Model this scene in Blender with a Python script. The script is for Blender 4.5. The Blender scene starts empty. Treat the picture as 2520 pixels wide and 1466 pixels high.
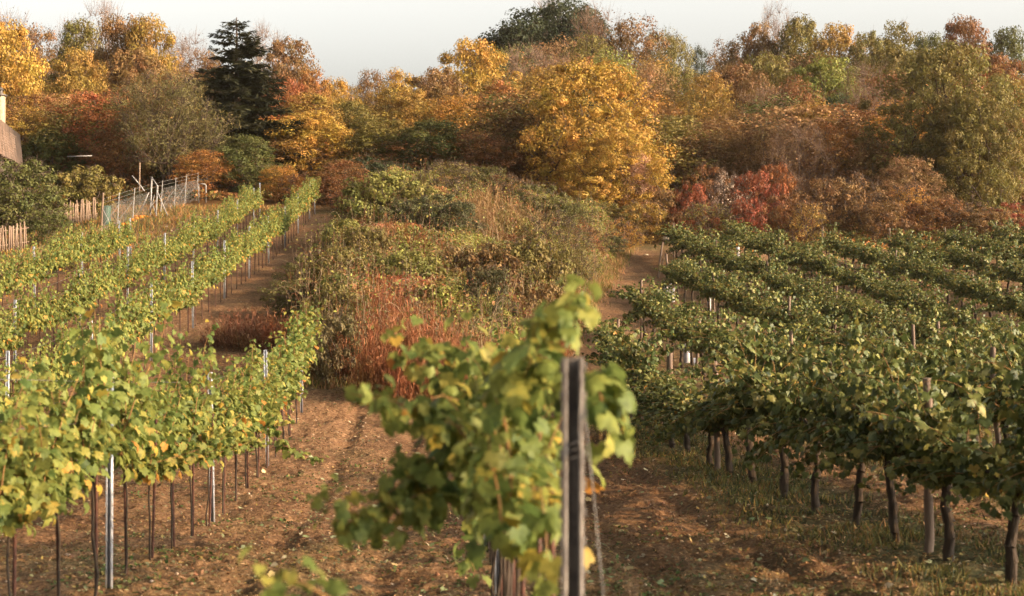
import bpy, math, random
import numpy as np
from mathutils import Vector

# ------------------------------------------------------------------ camera, sky, sun, exposure
scene = bpy.context.scene
COL = scene.collection
EYE = 3.0
SUN_EL, SUN_AZ = math.radians(20), math.radians(108)       # azimuth clockwise from +Y (the way the camera looks)
cam_d = bpy.data.cameras.new("camera"); cam = bpy.data.objects.new("camera", cam_d); COL.objects.link(cam)
cam.location = (0, 0, EYE); cam.rotation_euler = (math.radians(90), 0, 0)
cam_d.lens = 50; cam_d.sensor_width = 36; cam_d.clip_end = 3000
cam_d.dof.use_dof = True; cam_d.dof.focus_distance = 38; cam_d.dof.aperture_fstop = 2.5
scene.camera = cam
world = bpy.data.worlds.new("World"); scene.world = world; world.use_nodes = True
wn = world.node_tree; bg = wn.nodes["Background"]
sky = wn.nodes.new("ShaderNodeTexSky"); sky.sky_type = 'NISHITA'; sky.sun_disc = False
sky.sun_elevation = SUN_EL; sky.sun_rotation = SUN_AZ
sky.air_density = 1.0; sky.dust_density = 10.0; sky.ozone_density = 1.0
hs_ = wn.nodes.new("ShaderNodeHueSaturation"); hs_.inputs['Saturation'].default_value = .14; wn.links.new(sky.outputs[0], hs_.inputs['Color'])   # thin even cloud veil: the sky has lost its blue
tn_ = wn.nodes.new("ShaderNodeMix"); tn_.data_type = 'RGBA'; tn_.blend_type = 'MULTIPLY'; tn_.inputs[0].default_value = 1; tn_.inputs[7].default_value = (1.0, .975, .905, 1)
wn.links.new(hs_.outputs[0], tn_.inputs[6])
tc_ = wn.nodes.new("ShaderNodeTexCoord"); sx_ = wn.nodes.new("ShaderNodeSeparateXYZ"); mr_ = wn.nodes.new("ShaderNodeFloatCurve")   # milky haze: brightest low down, thinner overhead
wn.links.new(tc_.outputs['Generated'], sx_.inputs[0]); wn.links.new(sx_.outputs['Z'], mr_.inputs['Value'])
cv_ = mr_.mapping.curves[0]; cv_.points[0].location = (0, .70); cv_.points[1].location = (1, .18)
for q_ in ((.08, .70), (.2, .80), (.3, .80), (.55, .22)): cv_.points.new(*q_)
mr_.mapping.update()
m3_ = wn.nodes.new("ShaderNodeMath"); m3_.operation = 'MULTIPLY'; wn.links.new(mr_.outputs[0], m3_.inputs[0]); m3_.inputs[1].default_value = 3.0
vm_ = wn.nodes.new("ShaderNodeVectorMath"); vm_.operation = 'SCALE'; wn.links.new(tn_.outputs[2], vm_.inputs[0]); wn.links.new(m3_.outputs[0], vm_.inputs['Scale']); wn.links.new(vm_.outputs[0], bg.inputs[0]); bg.inputs[1].default_value = 0.15
sun_d = bpy.data.lights.new("sun", 'SUN'); sun = bpy.data.objects.new("sun", sun_d); COL.objects.link(sun)
sdir = Vector((math.sin(SUN_AZ) * math.cos(SUN_EL), math.cos(SUN_AZ) * math.cos(SUN_EL), math.sin(SUN_EL)))
sun.rotation_euler = sdir.to_track_quat('Z', 'Y').to_euler(); sun.location = sdir * 300
sun_d.energy = 5.0; sun_d.angle = math.radians(0.6); sun_d.color = (1.0, 0.64, 0.31)
scene.view_settings.view_transform = 'Standard'; scene.view_settings.look = 'None'
scene.view_settings.exposure = 0.9; scene.view_settings.gamma = 1.0
scene.cycles.max_bounces = 6; scene.cycles.transmission_bounces = 4; scene.cycles.diffuse_bounces = 3
scene.cycles.transparent_max_bounces = 4; scene.cycles.caustics_reflective = False; scene.cycles.caustics_refractive = False

# ------------------------------------------------------------------ small helpers
F = 3500.0                                                  # focal length in the 2520 px wide reading of the photo
def W(px, py, Y):
    return np.array([(px - 1260) / F * Y, Y, EYE + (733 - py) / F * Y])
def sstep(a, b, x):
    t = np.clip((np.asarray(x, float) - a) / (b - a), 0, 1); return t * t * (3 - 2 * t)
def hash2(i, j, s):
    h = np.sin(i * 127.1 + j * 311.7 + s * 74.7) * 43758.5453
    return h - np.floor(h)
def vnoise(x, y, s=0):
    xi, yi = np.floor(x), np.floor(y); fx, fy = x - xi, y - yi
    fx, fy = fx * fx * (3 - 2 * fx), fy * fy * (3 - 2 * fy)
    a, b, c, d = hash2(xi, yi, s), hash2(xi + 1, yi, s), hash2(xi, yi + 1, s), hash2(xi + 1, yi + 1, s)
    return (a * (1 - fx) + b * fx) * (1 - fy) + (c * (1 - fx) + d * fx) * fy
def fbm(x, y, s=0, n=3):
    return sum(vnoise(x * 2 ** k, y * 2 ** k, s + k) * 0.5 ** (k + 1) for k in range(n)) / (1 - 0.5 ** n)
def nrm(v):
    return v / np.maximum(np.linalg.norm(v, axis=-1, keepdims=True), 1e-9)

def tubes(P0, P1, R0, R1, n=5):
    P0, P1 = np.atleast_2d(P0).astype(float), np.atleast_2d(P1).astype(float); m = len(P0)
    R0 = np.broadcast_to(R0, (m,)); R1 = np.broadcast_to(R1, (m,))
    d = nrm(P1 - P0); up = np.where(np.abs(d[:, 2:3]) > .9, [[1., 0, 0]], [[0, 0, 1.]])
    a = nrm(np.cross(d, up)); b = np.cross(d, a)
    th = np.arange(n) / n * 2 * math.pi; c, s = np.cos(th), np.sin(th)
    ring = a[:, None] * c[None, :, None] + b[:, None] * s[None, :, None]
    V = np.concatenate([P0[:, None] + ring * R0[:, None, None], P1[:, None] + ring * R1[:, None, None]], 1)
    k = np.arange(n); base = (np.arange(m) * 2 * n)[:, None]
    Fc = np.stack([base + k, base + (k + 1) % n, base + n + (k + 1) % n, base + n + k], -1)
    return V.reshape(-1, 3), Fc.reshape(-1, 4)
def polytube(pts, r0, r1, n=6):
    pts = np.asarray(pts, float); t = np.linspace(r0, r1, len(pts))
    return tubes(pts[:-1], pts[1:], t[:-1], t[1:], n)
def box(x0, x1, y0, y1, z0, z1):
    V = np.array([[x, y, z] for x in (x0, x1) for y in (y0, y1) for z in (z0, z1)], float)
    Fc = np.array([[0, 1, 3, 2], [4, 6, 7, 5], [0, 4, 5, 1], [2, 3, 7, 6], [0, 2, 6, 4], [1, 5, 7, 3]])
    return V, Fc
def bar(p0, p1, w, t=None):                                 # square bar between two points
    t = t or w
    V, Fc = tubes([p0], [p1], w * .7071, w * .7071, 4)
    n = len(V); caps = np.array([[3, 2, 1, 0], [4, 5, 6, 7]])
    return V, np.concatenate([Fc, caps])

class Geo:
    def __init__(s): s.V = []; s.F = []; s.n = 0; s.rnd = []; s.tint = []; s.mi = []
    def add(s, V, Fc, rnd=.5, tint=None, mi=0):
        V = np.asarray(V, float); Fc = np.asarray(Fc)
        s.V.append(V); s.F.append(Fc + s.n); s.n += len(V)
        s.rnd.append(np.broadcast_to(rnd, (len(V),)).astype(np.float32))
        s.tint.append(np.broadcast_to([1, 1, 1] if tint is None else tint, (len(V), 3)).astype(np.float32))
        s.mi.append(np.full(len(Fc), mi))
    def mesh(s, name, mats, smooth=False, use_tint=False):
        me = bpy.data.meshes.new(name); V = np.concatenate(s.V)
        loops = np.concatenate([f.ravel() for f in s.F]); sizes = np.concatenate([np.full(len(f), f.shape[1]) for f in s.F])
        me.vertices.add(len(V)); me.vertices.foreach_set('co', V.ravel().astype(np.float32))
        me.loops.add(len(loops)); me.loops.foreach_set('vertex_index', loops.astype(np.int32))
        me.polygons.add(len(sizes)); st = np.concatenate([[0], np.cumsum(sizes)[:-1]])
        me.polygons.foreach_set('loop_start', st.astype(np.int32))
        if smooth: me.polygons.foreach_set('use_smooth', np.ones(len(sizes), bool))
        me.polygons.foreach_set('material_index', np.concatenate(s.mi).astype(np.int32))
        for m in (mats if isinstance(mats, (list, tuple)) else [mats]): me.materials.append(m)
        a = me.attributes.new('rnd', 'FLOAT', 'POINT'); a.data.foreach_set('value', np.concatenate(s.rnd))
        if use_tint:
            t = np.concatenate(s.tint); c = np.concatenate([t, np.ones((len(t), 1), np.float32)], 1)
            a = me.attributes.new('tint', 'FLOAT_COLOR', 'POINT'); a.data.foreach_set('color', c.ravel())
        me.update(calc_edges=True); me.validate()
        return me

def empty(name, loc, label, cat, group=None, rz=0.0):
    o = bpy.data.objects.new(name, None); COL.objects.link(o); o.empty_display_size = .2
    o.location = [float(v) for v in loc]; o.rotation_euler = (0, 0, rz)
    o['label'] = label; o['category'] = cat
    if group: o['group'] = group
    return o
def part(name, me, parent, color=None, label=None):
    o = bpy.data.objects.new(name, me); COL.objects.link(o); o.parent = parent
    if color is not None: o.color = (*color, 1)
    if label: o['label'] = label
    return o
def single(name, me, label, cat, group=None, loc=(0, 0, 0), rz=0.0):
    o = bpy.data.objects.new(name, me); COL.objects.link(o); o.location = [float(v) for v in loc]; o.rotation_euler = (0, 0, rz)
    o['label'] = label; o['category'] = cat
    if group: o['group'] = group
    return o
def mass(name, me, kind='stuff', label=None, cat=None):
    o = bpy.data.objects.new(name, me); COL.objects.link(o); o['kind'] = kind
    if label: o['label'] = label; o['category'] = cat
    return o

# ------------------------------------------------------------------ materials
def newmat(name):
    m = bpy.data.materials.new(name); m.use_nodes = True; nt = m.node_tree; nt.nodes.clear()
    out = nt.nodes.new("ShaderNodeOutputMaterial")
    return m, nt, out
def nd(nt, t, **kw):
    n = nt.nodes.new(t)
    for k, v in kw.items(): setattr(n, k, v)
    return n
def ramp(nt, stops):
    r = nd(nt, "ShaderNodeValToRGB"); e = r.color_ramp.elements
    while len(e) < len(stops): e.new(.5)
    for el, (p, c) in zip(e, stops): el.position = p; el.color = (*c, 1)
    return r
def noise(nt, scale, detail=3, coord='Object', rough=.55):
    tc = nd(nt, "ShaderNodeTexCoord"); n = nd(nt, "ShaderNodeTexNoise"); n.inputs['Scale'].default_value = scale
    n.inputs['Detail'].default_value = detail; n.inputs['Roughness'].default_value = rough
    nt.links.new(tc.outputs[coord], n.inputs['Vector']); return n
def attr(nt, name, obj=False):
    a = nd(nt, "ShaderNodeAttribute"); a.attribute_name = name; return a
def leafy(name, source, trans=.4, var=.5, gloss=.45, patch=.35, huev=.05):
    m, nt, out = newmat(name); L = nt.links
    rn = attr(nt, 'rnd')
    if source == 'object': src = nd(nt, "ShaderNodeObjectInfo").outputs['Color']
    elif source == 'tint': src = attr(nt, 'tint').outputs['Color']
    else:
        r = ramp(nt, source); L.new(rn.outputs['Fac'], r.inputs[0]); src = r.outputs[0]
    if source == 'object':                                    # turning leaves: part of every crown is a warmer or greener tint
        z1 = noise(nt, .9, 3); f1 = nd(nt, "ShaderNodeMapRange"); L.new(z1.outputs[0], f1.inputs[0]); f1.inputs[1].default_value = .42; f1.inputs[2].default_value = .62
        m1 = nd(nt, "ShaderNodeMix", data_type='RGBA', blend_type='MULTIPLY'); L.new(f1.outputs[0], m1.inputs[0]); L.new(src, m1.inputs[6]); m1.inputs[7].default_value = (.78, .86, .82, 1); src = m1.outputs[2]
    hs = nd(nt, "ShaderNodeHueSaturation"); L.new(src, hs.inputs['Color'])
    mr = nd(nt, "ShaderNodeMapRange"); L.new(rn.outputs['Fac'], mr.inputs[0])
    nz = noise(nt, patch, 2)
    mp = nd(nt, "ShaderNodeMapRange"); L.new(nz.outputs[0], mp.inputs[0]); mp.inputs[1].default_value = .3; mp.inputs[2].default_value = .7
    mp.inputs[3].default_value = .5 - huev; mp.inputs[4].default_value = .5 + huev
    L.new(mp.outputs[0], hs.inputs['Hue'])
    if source in ('object', 'tint'): mr.inputs[3].default_value = 1 - var; mr.inputs[4].default_value = 1 + var
    else: mr.inputs[3].default_value = .95; mr.inputs[4].default_value = 1.05
    L.new(mr.outputs[0], hs.inputs['Value'])
    p = nd(nt, "ShaderNodeBsdfPrincipled"); p.inputs['Roughness'].default_value = gloss; p.inputs['Specular IOR Level'].default_value = .22
    if not isinstance(source, str):                          # blotches and browning inside each vine leaf
        fz_ = noise(nt, 34, 3); fr = ramp(nt, [(.3, (.62, .66, .6)), (.5, (1, 1, 1)), (.66, (1.12, 1.1, 1.0)), (.78, (1.25, .95, .7))]); L.new(fz_.outputs[0], fr.inputs[0])
        mu = nd(nt, "ShaderNodeMix", data_type='RGBA', blend_type='MULTIPLY'); mu.inputs[0].default_value = 1; L.new(src, mu.inputs[6]); L.new(fr.outputs[0], mu.inputs[7]); L.new(mu.outputs[2], hs.inputs['Color'])
        bp = nd(nt, "ShaderNodeBump"); bp.inputs['Strength'].default_value = .5; bp.inputs['Distance'].default_value = .01; L.new(fz_.outputs[0], bp.inputs['Height']); L.new(bp.outputs[0], p.inputs['Normal'])
    t = nd(nt, "ShaderNodeBsdfTranslucent"); mx = nd(nt, "ShaderNodeMixShader"); mx.inputs[0].default_value = trans
    L.new(hs.outputs[0], p.inputs['Base Color']); L.new(hs.outputs[0], t.inputs['Color'])
    L.new(p.outputs[0], mx.inputs[1]); L.new(t.outputs[0], mx.inputs[2]); L.new(mx.outputs[0], out.inputs[0])
    return m
def rough_mat(name, stops, scale=8, detail=4, rough=.9, bump=.3, bscale=None, metal=0.0, stretch=None, spec=.3, objcol=False):
    m, nt, out = newmat(name); L = nt.links
    n = noise(nt, scale, detail); r = ramp(nt, stops); L.new(n.outputs[0], r.inputs[0])
    if stretch:
        mp = nd(nt, "ShaderNodeMapping"); mp.inputs['Scale'].default_value = stretch
        tc = nd(nt, "ShaderNodeTexCoord"); L.new(tc.outputs['Object'], mp.inputs[0]); L.new(mp.outputs[0], n.inputs['Vector'])
    col = r.outputs[0]
    if objcol:
        oi = nd(nt, "ShaderNodeObjectInfo"); mu = nd(nt, "ShaderNodeMix", data_type='RGBA', blend_type='MULTIPLY'); mu.inputs[0].default_value = 1
        L.new(col, mu.inputs[6]); L.new(oi.outputs['Color'], mu.inputs[7]); col = mu.outputs[2]
    p = nd(nt, "ShaderNodeBsdfPrincipled"); p.inputs['Roughness'].default_value = rough; p.inputs['Metallic'].default_value = metal
    p.inputs['Specular IOR Level'].default_value = spec
    L.new(col, p.inputs['Base Color'])
    if bump:
        b = nd(nt, "ShaderNodeBump"); b.inputs['Strength'].default_value = bump; b.inputs['Distance'].default_value = .02
        n2 = noise(nt, bscale or scale * 4, 4)
        if stretch: L.new(mp.outputs[0], n2.inputs['Vector'])
        L.new(n2.outputs[0], b.inputs['Height']); L.new(b.outputs[0], p.inputs['Normal'])
    L.new(p.outputs[0], out.inputs[0]); return m

M_TREE = leafy('tree_leaves', 'object', .36, .34, .6, .45, .018)
M_TINT = leafy('undergrowth_leaves', 'tint', .3, .5, .65, 1.2, .015)
M_VINE = leafy('yellow_green_vine_leaves', [(0, (.07, .105, .028)), (.35, (.14, .175, .045)), (.70, (.225, .24, .058)), (.88, (.34, .28, .062)), (.96, (.42, .28, .05)), (1, (.42, .19, .04))], .5, 0, .55, 1.1, .02)
M_VINE2 = leafy('dark_green_vine_leaves', [(0, (.03, .044, .013)), (.45, (.074, .092, .025)), (.8, (.165, .16, .044)), (.95, (.22, .19, .045)), (1, (.36, .19, .04))], .24, 0, .5, 1.1, .02)
M_BARK = rough_mat('bark', [(.3, (.25, .19, .14)), (.7, (.5, .40, .31))], 5, 4, .95, .6, 14, stretch=(1, 1, .25), objcol=True)
M_CANE = rough_mat('vine_wood', [(.3, (.022, .015, .010)), (.7, (.062, .042, .028))], 12, 4, .95, .8, 40, stretch=(1, 1, .3))
M_SHOOT = rough_mat('green_brown_cane', [(.3, (.16, .08, .03)), (.7, (.28, .15, .05))], 12, 2, .7, .2)
M_RUST = rough_mat('rusty_steel_rod', [(.3, (.03, .013, .009)), (.7, (.095, .034, .018))], 20, 4, .75, .3, 60)
M_STEEL = rough_mat('galvanised_steel', [(.3, (.33, .34, .37)), (.7, (.55, .56, .6))], 9, 4, .5, .15, 50, metal=.45)
M_OLDST = rough_mat('weathered_dark_steel', [(.3, (.06, .05, .048)), (.7, (.17, .145, .12))], 14, 5, .6, .3, 50, metal=.3)
M_WOOD = rough_mat('weathered_post_wood', [(.3, (.085, .058, .042)), (.7, (.21, .145, .105))], 9, 5, .9, .6, 30, stretch=(1, 1, .12))
M_PICK = rough_mat('picket_wood', [(.3, (.10, .065, .045)), (.7, (.22, .15, .10))], 6, 4, .9, .4, 30, stretch=(1, 1, .15))
M_WHITE = rough_mat('chalky_white_paint', [(.3, (.16, .15, .14)), (.7, (.30, .28, .26))], 6, 4, .6, .1)
M_WIRE = rough_mat('fence_wire', [(.3, (.12, .11, .10)), (.7, (.21, .19, .17))], 9, 2, .5, 0, metal=.3)
M_ROOF = rough_mat('wooden_shingles', [(.25, (.045, .03, .022)), (.5, (.12, .078, .055)), (.75, (.2, .13, .095))], 3, 5, .95, .8, 10, stretch=(1, 1, .4))
M_PLAST = rough_mat('pale_plastic_tube', [(.3, (.3, .28, .29)), (.7, (.5, .48, .5))], 9, 2, .5, .05)
M_STONE = rough_mat('pale_limestone', [(.3, (.35, .27, .18)), (.7, (.55, .45, .33))], 9, 4, .9, .5)
M_PUMP = rough_mat('pumpkin_skin', [(.3, (.45, .14, .015)), (.7, (.6, .22, .02))], 9, 2, .5, .1)
M_GREENB = rough_mat('green_plastic', [(.3, (.02, .07, .045)), (.7, (.035, .10, .065))], 4, 2, .5, .05)
M_DARKW = rough_mat('eave_shade_boards', [(.3, (.04, .028, .02)), (.7, (.09, .06, .045))], 5, 4, .9, .4, 20, stretch=(6, 6, .3))  # dark brown hut wall: the shade under the eave is put into its colour
M_CHIM = rough_mat('chimney_render', [(.3, (.26, .2, .13)), (.7, (.36, .28, .2))], 6, 4, .9, .3)

# ------------------------------------------------------------------ terrain
GY = [-60, -20, 0, 5, 12.7, 18.5, 24, 29.5, 35, 40.7, 46.5, 52.6, 58.3, 64, 69.8, 76, 85, 100, 130, 160, 200, 300, 500, 900]
GL = [-1.2, -1.5, -1.9, -2.1, -2.6, -2.95, -2.86, -2.42, -1.65, -.93, -.03, .65, 1.35, 2.2, 3.1, 4.2, 5.7, 7.8, 11.5, 14.5, 20, 32, 34, 30]
RY = [-60, -20, 0, 5, 12, 16, 25, 32, 39, 46, 53, 60, 67, 75, 85, 100, 130, 160, 200, 300, 500, 900]
GR = [-1.2, -1.5, -1.9, -2.1, -2.5, -2.6, -2.72, -2.6, -2.1, -1.45, -.75, .05, .95, 2.1, 3.7, 6.3, 11, 14.5, 20, 32, 34, 30]
_yy = np.arange(-60, 901, .5)
def _sm(y, v):
    a = np.interp(_yy, y, v); k = np.hanning(13); k /= k.sum()
    return np.convolve(np.pad(a, 6, 'edge'), k, 'valid')
_GL, _GR = _sm(GY, GL), _sm(RY, GR)
MXL = ([34, 40, 50, 60, 70, 80, 90], [-4.9, -6.3, -7.8, -8.0, -8.0, -8.2, -9])
MXR = ([34, 38, 42, 50, 60, 70, 80, 90], [-.4, .7, 1.4, 2.3, 3.5, 5.0, 6.5, 7.6])
def mound(x, y):
    xl, xr = np.interp(y, *MXL), np.interp(y, *MXR)
    return sstep(0, 1.6, x - xl) * sstep(0, 1.6, xr - x) * sstep(33, 37, y) * (1 - sstep(84, 94, y))
def G(x, y):
    x, y = np.asarray(x, float), np.asarray(y, float)
    s = sstep(-4, 6, x)
    g = np.interp(y, _yy, _GL) * (1 - s) + np.interp(y, _yy, _GR) * s
    g = g - .55 * sstep(6, 14, x) * sstep(34, 42, y) * (1 - sstep(48, 60, y))
    return EYE + g + mound(x, y) * (.35 + .85 * sstep(42, 68, y))
def clods(x, y):
    a = sstep(150, 50, y) * (1 - .5 * mound(x, y))
    big = (fbm(x * .5, y * .5, 3, 2) - .5) * .16
    fine = (fbm(x * 3.3, y * 3.3, 7, 3) - .5) * .095
    lump = np.maximum(fbm(x * 9, y * 9, 11, 2) - .55, 0) * .15
    rut = 0
    for c, w_ in ((-1.25 - .0457 * y, .62), (2.95 - .075 * y, .62)):
        for sg in (-1, 1): rut = rut - .055 * np.exp(-((x - c - sg * w_) / .17) ** 2) * (y < 33) * (.5 + vnoise(x * .3, y * .8, 91))
    return a * (big + fine * (1 + 6 * np.minimum(rut, 0)) + lump + rut)
def Gf(x, y): return G(x, y) + clods(x, y)
def hit(px, py, lift=0.0, y0=8, y1=130):                      # where the line of sight through a photo point meets the ground
    ys = np.arange(y0, y1, .1); xs = (px - 1260) / F * ys; z = EYE + (733 - py) / F * ys
    k = np.nonzero(G(xs, ys) + lift >= z)[0]
    Y = ys[k[0]] if len(k) else y1
    return (px - 1260) / F * Y, Y

RROWS = [(5.5, 32), (8.8, 46), (12.6, 60), (16.1, 75), (19.5, 77), (23.0, 72), (26.5, 72), (30.0, 74), (33.5, 76), (37, 78)]
def build_ground():
    ys = [-50, -35, -22, -12, -6, -2, 0, 2]; y = 3.0
    while y < 900: ys.append(y); y += max(.045, .0048 * y if y < 120 else .02 * y)
    ys = np.array(ys); n = 560; u = np.linspace(-1, 1, n)
    Yg = np.repeat(ys[:, None], n, 1)
    Xg = (.5 * (np.maximum(Yg, 0) + 6)) * u + 420 * np.sign(u) * np.abs(u) ** 9
    Z = Gf(Xg, Yg)
    V = np.stack([Xg, Yg, Z], -1).reshape(-1, 3); m = len(ys)
    i = (np.arange(m - 1)[:, None] * n + np.arange(n - 1)[None]).ravel()
    g = Geo(); g.add(V, np.stack([i, i + 1, i + n + 1, i + n], -1))
    x, yv = V[:, 0], V[:, 1]
    grass = np.zeros(len(x))
    for k, (x0, ye) in enumerate(RROWS):
        d = np.abs(x - (x0 - .1 * yv)); grass = np.maximum(grass, (1 - sstep(.5, 1.5, d)) * (yv < ye + 1) * (.9 if k < 2 else .6))
    path = sstep(0, 1, x - np.interp(yv, *MXR)) * (yv > 36) * (yv < 84)
    grass = np.maximum(grass, mound(x, yv))
    grass = np.maximum(grass, .9 * sstep(31, 33, yv) * (1 - sstep(34, 37, yv)) * (x < 2) * (x > -5))
    grass = grass * (1 - .5 * path)
    grass = np.maximum(grass, sstep(77, 80, yv) * .7)
    grass = np.maximum(grass, .9 * sstep(1, 2, -13.6 - .0457 * yv - x) * (yv > 55))
    grass = np.maximum(grass, .3 * (yv < 16))
    litter = sstep(78, 84, yv)
    g.tint = [np.stack([grass, litter, path], -1)]
    mt, nt, out = newmat('vineyard_soil'); L = nt.links
    z = attr(nt, 'tint'); sp = nd(nt, "ShaderNodeSeparateColor"); L.new(z.outputs['Color'], sp.inputs[0])
    n0 = noise(nt, .45, 3); n1 = noise(nt, 1.1, 5); n2 = noise(nt, 14, 5); n3 = noise(nt, 46, 3)
    soil = ramp(nt, [(.3, (.098, .052, .029)), (.5, (.205, .112, .058)), (.7, (.345, .205, .112))]); L.new(n2.outputs[0], soil.inputs[0])
    grs = ramp(nt, [(.3, (.045, .048, .018)), (.52, (.09, .085, .032)), (.72, (.2, .145, .06))]); L.new(n2.outputs[0], grs.inputs[0])
    lit = ramp(nt, [(.3, (.06, .03, .012)), (.6, (.18, .09, .03)), (.8, (.3, .16, .05))]); L.new(n2.outputs[0], lit.inputs[0])
    def mixc(f, a, b, bt='MIX'):
        mx = nd(nt, "ShaderNodeMix", data_type='RGBA', blend_type=bt)
        if isinstance(f, float): mx.inputs[0].default_value = f
        else: L.new(f, mx.inputs[0])
        L.new(a, mx.inputs[6]); L.new(b, mx.inputs[7]); return mx.outputs[2]
    def madd(a, b, c):
        q = nd(nt, "ShaderNodeMath", operation='MULTIPLY_ADD'); L.new(a, q.inputs[0]); q.inputs[1].default_value = b; 
        if isinstance(c, float): q.inputs[2].default_value = c
        else: L.new(c, q.inputs[2])
        q.use_clamp = True; return q.outputs[0]
    nn = madd(n1.outputs[0], 2.4, -1.2)
    f = nd(nt, "ShaderNodeMath", operation='ADD'); L.new(sp.outputs[0], f.inputs[0])
    q = nd(nt, "ShaderNodeMath", operation='SUBTRACT'); L.new(n1.outputs[0], q.inputs[0]); q.inputs[1].default_value = .5
    q2 = nd(nt, "ShaderNodeMath", operation='MULTIPLY'); L.new(q.outputs[0], q2.inputs[0]); q2.inputs[1].default_value = 1.8; L.new(q2.outputs[0], f.inputs[1]); f.use_clamp = True
    c = mixc(f.outputs[0], soil.outputs[0], grs.outputs[0]); c = mixc(sp.outputs[1], c, lit.outputs[0])
    sc_ = ramp(nt, [(.35, (.62, .62, .62)), (.6, (1, 1, 1)), (.72, (1.0, 1.0, 1.0))]); L.new(n3.outputs[0], sc_.inputs[0]); c = mixc(1.0, c, sc_.outputs[0], 'MULTIPLY')
    big_ = ramp(nt, [(.35, (.66, .63, .6)), (.55, (1, 1, 1)), (.7, (1.08, 1.05, 1.0))]); L.new(n0.outputs[0], big_.inputs[0]); c = mixc(1.0, c, big_.outputs[0], 'MULTIPLY')
    p = nd(nt, "ShaderNodeBsdfPrincipled"); p.inputs['Roughness'].default_value = .95; p.inputs['Specular IOR Level'].default_value = .15
    L.new(c, p.inputs['Base Color'])
    b = nd(nt, "ShaderNodeBump"); b.inputs['Strength'].default_value = .7; b.inputs['Distance'].default_value = .04
    ad = nd(nt, "ShaderNodeMath", operation='ADD'); L.new(n2.outputs[0], ad.inputs[0]); L.new(n3.outputs[0], ad.inputs[1])
    L.new(ad.outputs[0], b.inputs['Height']); L.new(b.outputs[0], p.inputs['Normal']); L.new(p.outputs[0], out.inputs[0])
    mass('ground', g.mesh('ground', mt, smooth=True, use_tint=True), 'structure')
build_ground()

# ------------------------------------------------------------------ leaf shapes
def fan(outline, cup=.12, fold=.12):
    o = np.array(outline, float); x, y = o[:, 0], o[:, 1]
    z = fold * np.abs(x) - cup * (x ** 2 + (y - .4) ** 2)
    V = np.vstack([[0, .35, .02], np.stack([x, y, z], -1)]); n = len(o)
    return V, np.array([[0, 1 + i, 1 + (i + 1) % n] for i in range(n)])
GRAPE = fan([(0, .12), (.22, -.1), (.42, .0), (.44, .2), (.56, .34), (.5, .52), (.32, .5), (.3, .78), (.12, .82), (0, 1.02), (-.12, .82), (-.3, .78), (-.32, .5), (-.5, .52), (-.56, .34), (-.44, .2), (-.42, 0), (-.22, -.1)], .22, .18)
_out = [(0, .12), (.22, -.1), (.42, .0), (.44, .2), (.56, .34), (.5, .52), (.32, .5), (.3, .78), (.12, .82), (0, 1.02), (-.12, .82), (-.3, .78), (-.32, .5), (-.5, .52), (-.56, .34), (-.44, .2), (-.42, 0), (-.22, -.1)]
GRAPES = [GRAPE, fan(_out, .75, .5), fan(_out, .1, -.45), fan([(x * .8, y * 1.05) for x, y in _out], .9, .2)]
def grape(g, rng, pos, nm, tip, size, r, mi=0):
    k = rng.integers(0, 4, len(pos)); size = np.broadcast_to(size, (len(pos),)); r = np.broadcast_to(r, (len(pos),))
    for j in range(4):
        m = k == j; leaves(g, GRAPES[j], pos[m], nm[m], tip[m], size[m], r[m])
LEAF = (np.array([[0, 0, 0], [.36, .45, .1], [0, 1, -.08], [-.36, .45, .1]]), np.array([[0, 1, 2], [0, 2, 3]]))
NARROW = (np.array([[0, 0, 0], [.13, .5, .03], [0, 1, -.1], [-.13, .5, .03]]), np.array([[0, 1, 2], [0, 2, 3]]))
def leaves(g, T, pos, nm, tip, size, rnd, tint=None, mi=0):
    pos = np.asarray(pos, float); m = len(pos)
    if m == 0: return
    n = nrm(nm); t = nrm(tip - (tip * n).sum(-1, keepdims=True) * n); s = np.cross(t, n)
    tv, tf = T; size = np.broadcast_to(size, (m,))[:, None, None]
    V = pos[:, None] + size * (tv[None, :, 0:1] * s[:, None] + tv[None, :, 1:2] * t[:, None] + tv[None, :, 2:3] * n[:, None])
    Fc = (tf[None] + (np.arange(m) * len(tv))[:, None, None]).reshape(-1, tf.shape[1])
    k = len(tv)
    g.add(V.reshape(-1, 3), Fc, np.repeat(np.broadcast_to(rnd, (m,)), k), None if tint is None else np.repeat(tint, k, 0), mi)

# ------------------------------------------------------------------ grapevines
def shoot_leaves(rng, gl, gc, path, lsize, dens=1.0, rbias=0.0, thick=.004, reps=3):
    """leaves alternating along a cane; path is an (n,3) polyline with points about 8 cm apart"""
    path = np.asarray(path, float)
    V, Fc = polytube(path, thick, thick * .5, 4); gc.add(V, Fc, .5, mi=1)
    m = len(path)
    for rep in range(reps):
        k = rng.random(m) < dens * (1.0, .8, .6, .6, .5)[rep]
        p = path[k]; q = len(p)
        if not q: continue
        frac = np.arange(m)[k] / m
        side = nrm(rng.normal(size=(q, 3)) * [1, 1, .5]) * rng.uniform(.03, .12, (q, 1))
        s = lsize * rng.uniform(.65, 1.2, q) * (1 - .5 * frac ** 3)
        nm = side / .07 * [.9, .9, .5] + rng.normal(size=(q, 3)) * .45 + [0, 0, .55]
        tip = side / .07 * .6 + [0, 0, -.9] + rng.normal(size=(q, 3)) * .35
        r = np.clip(rng.beta(2, 2.2, q) + rbias + .12 * (frac - .5), 0, 1)
        grape(gl, rng, p + side, nm, tip, s, r)
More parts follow.
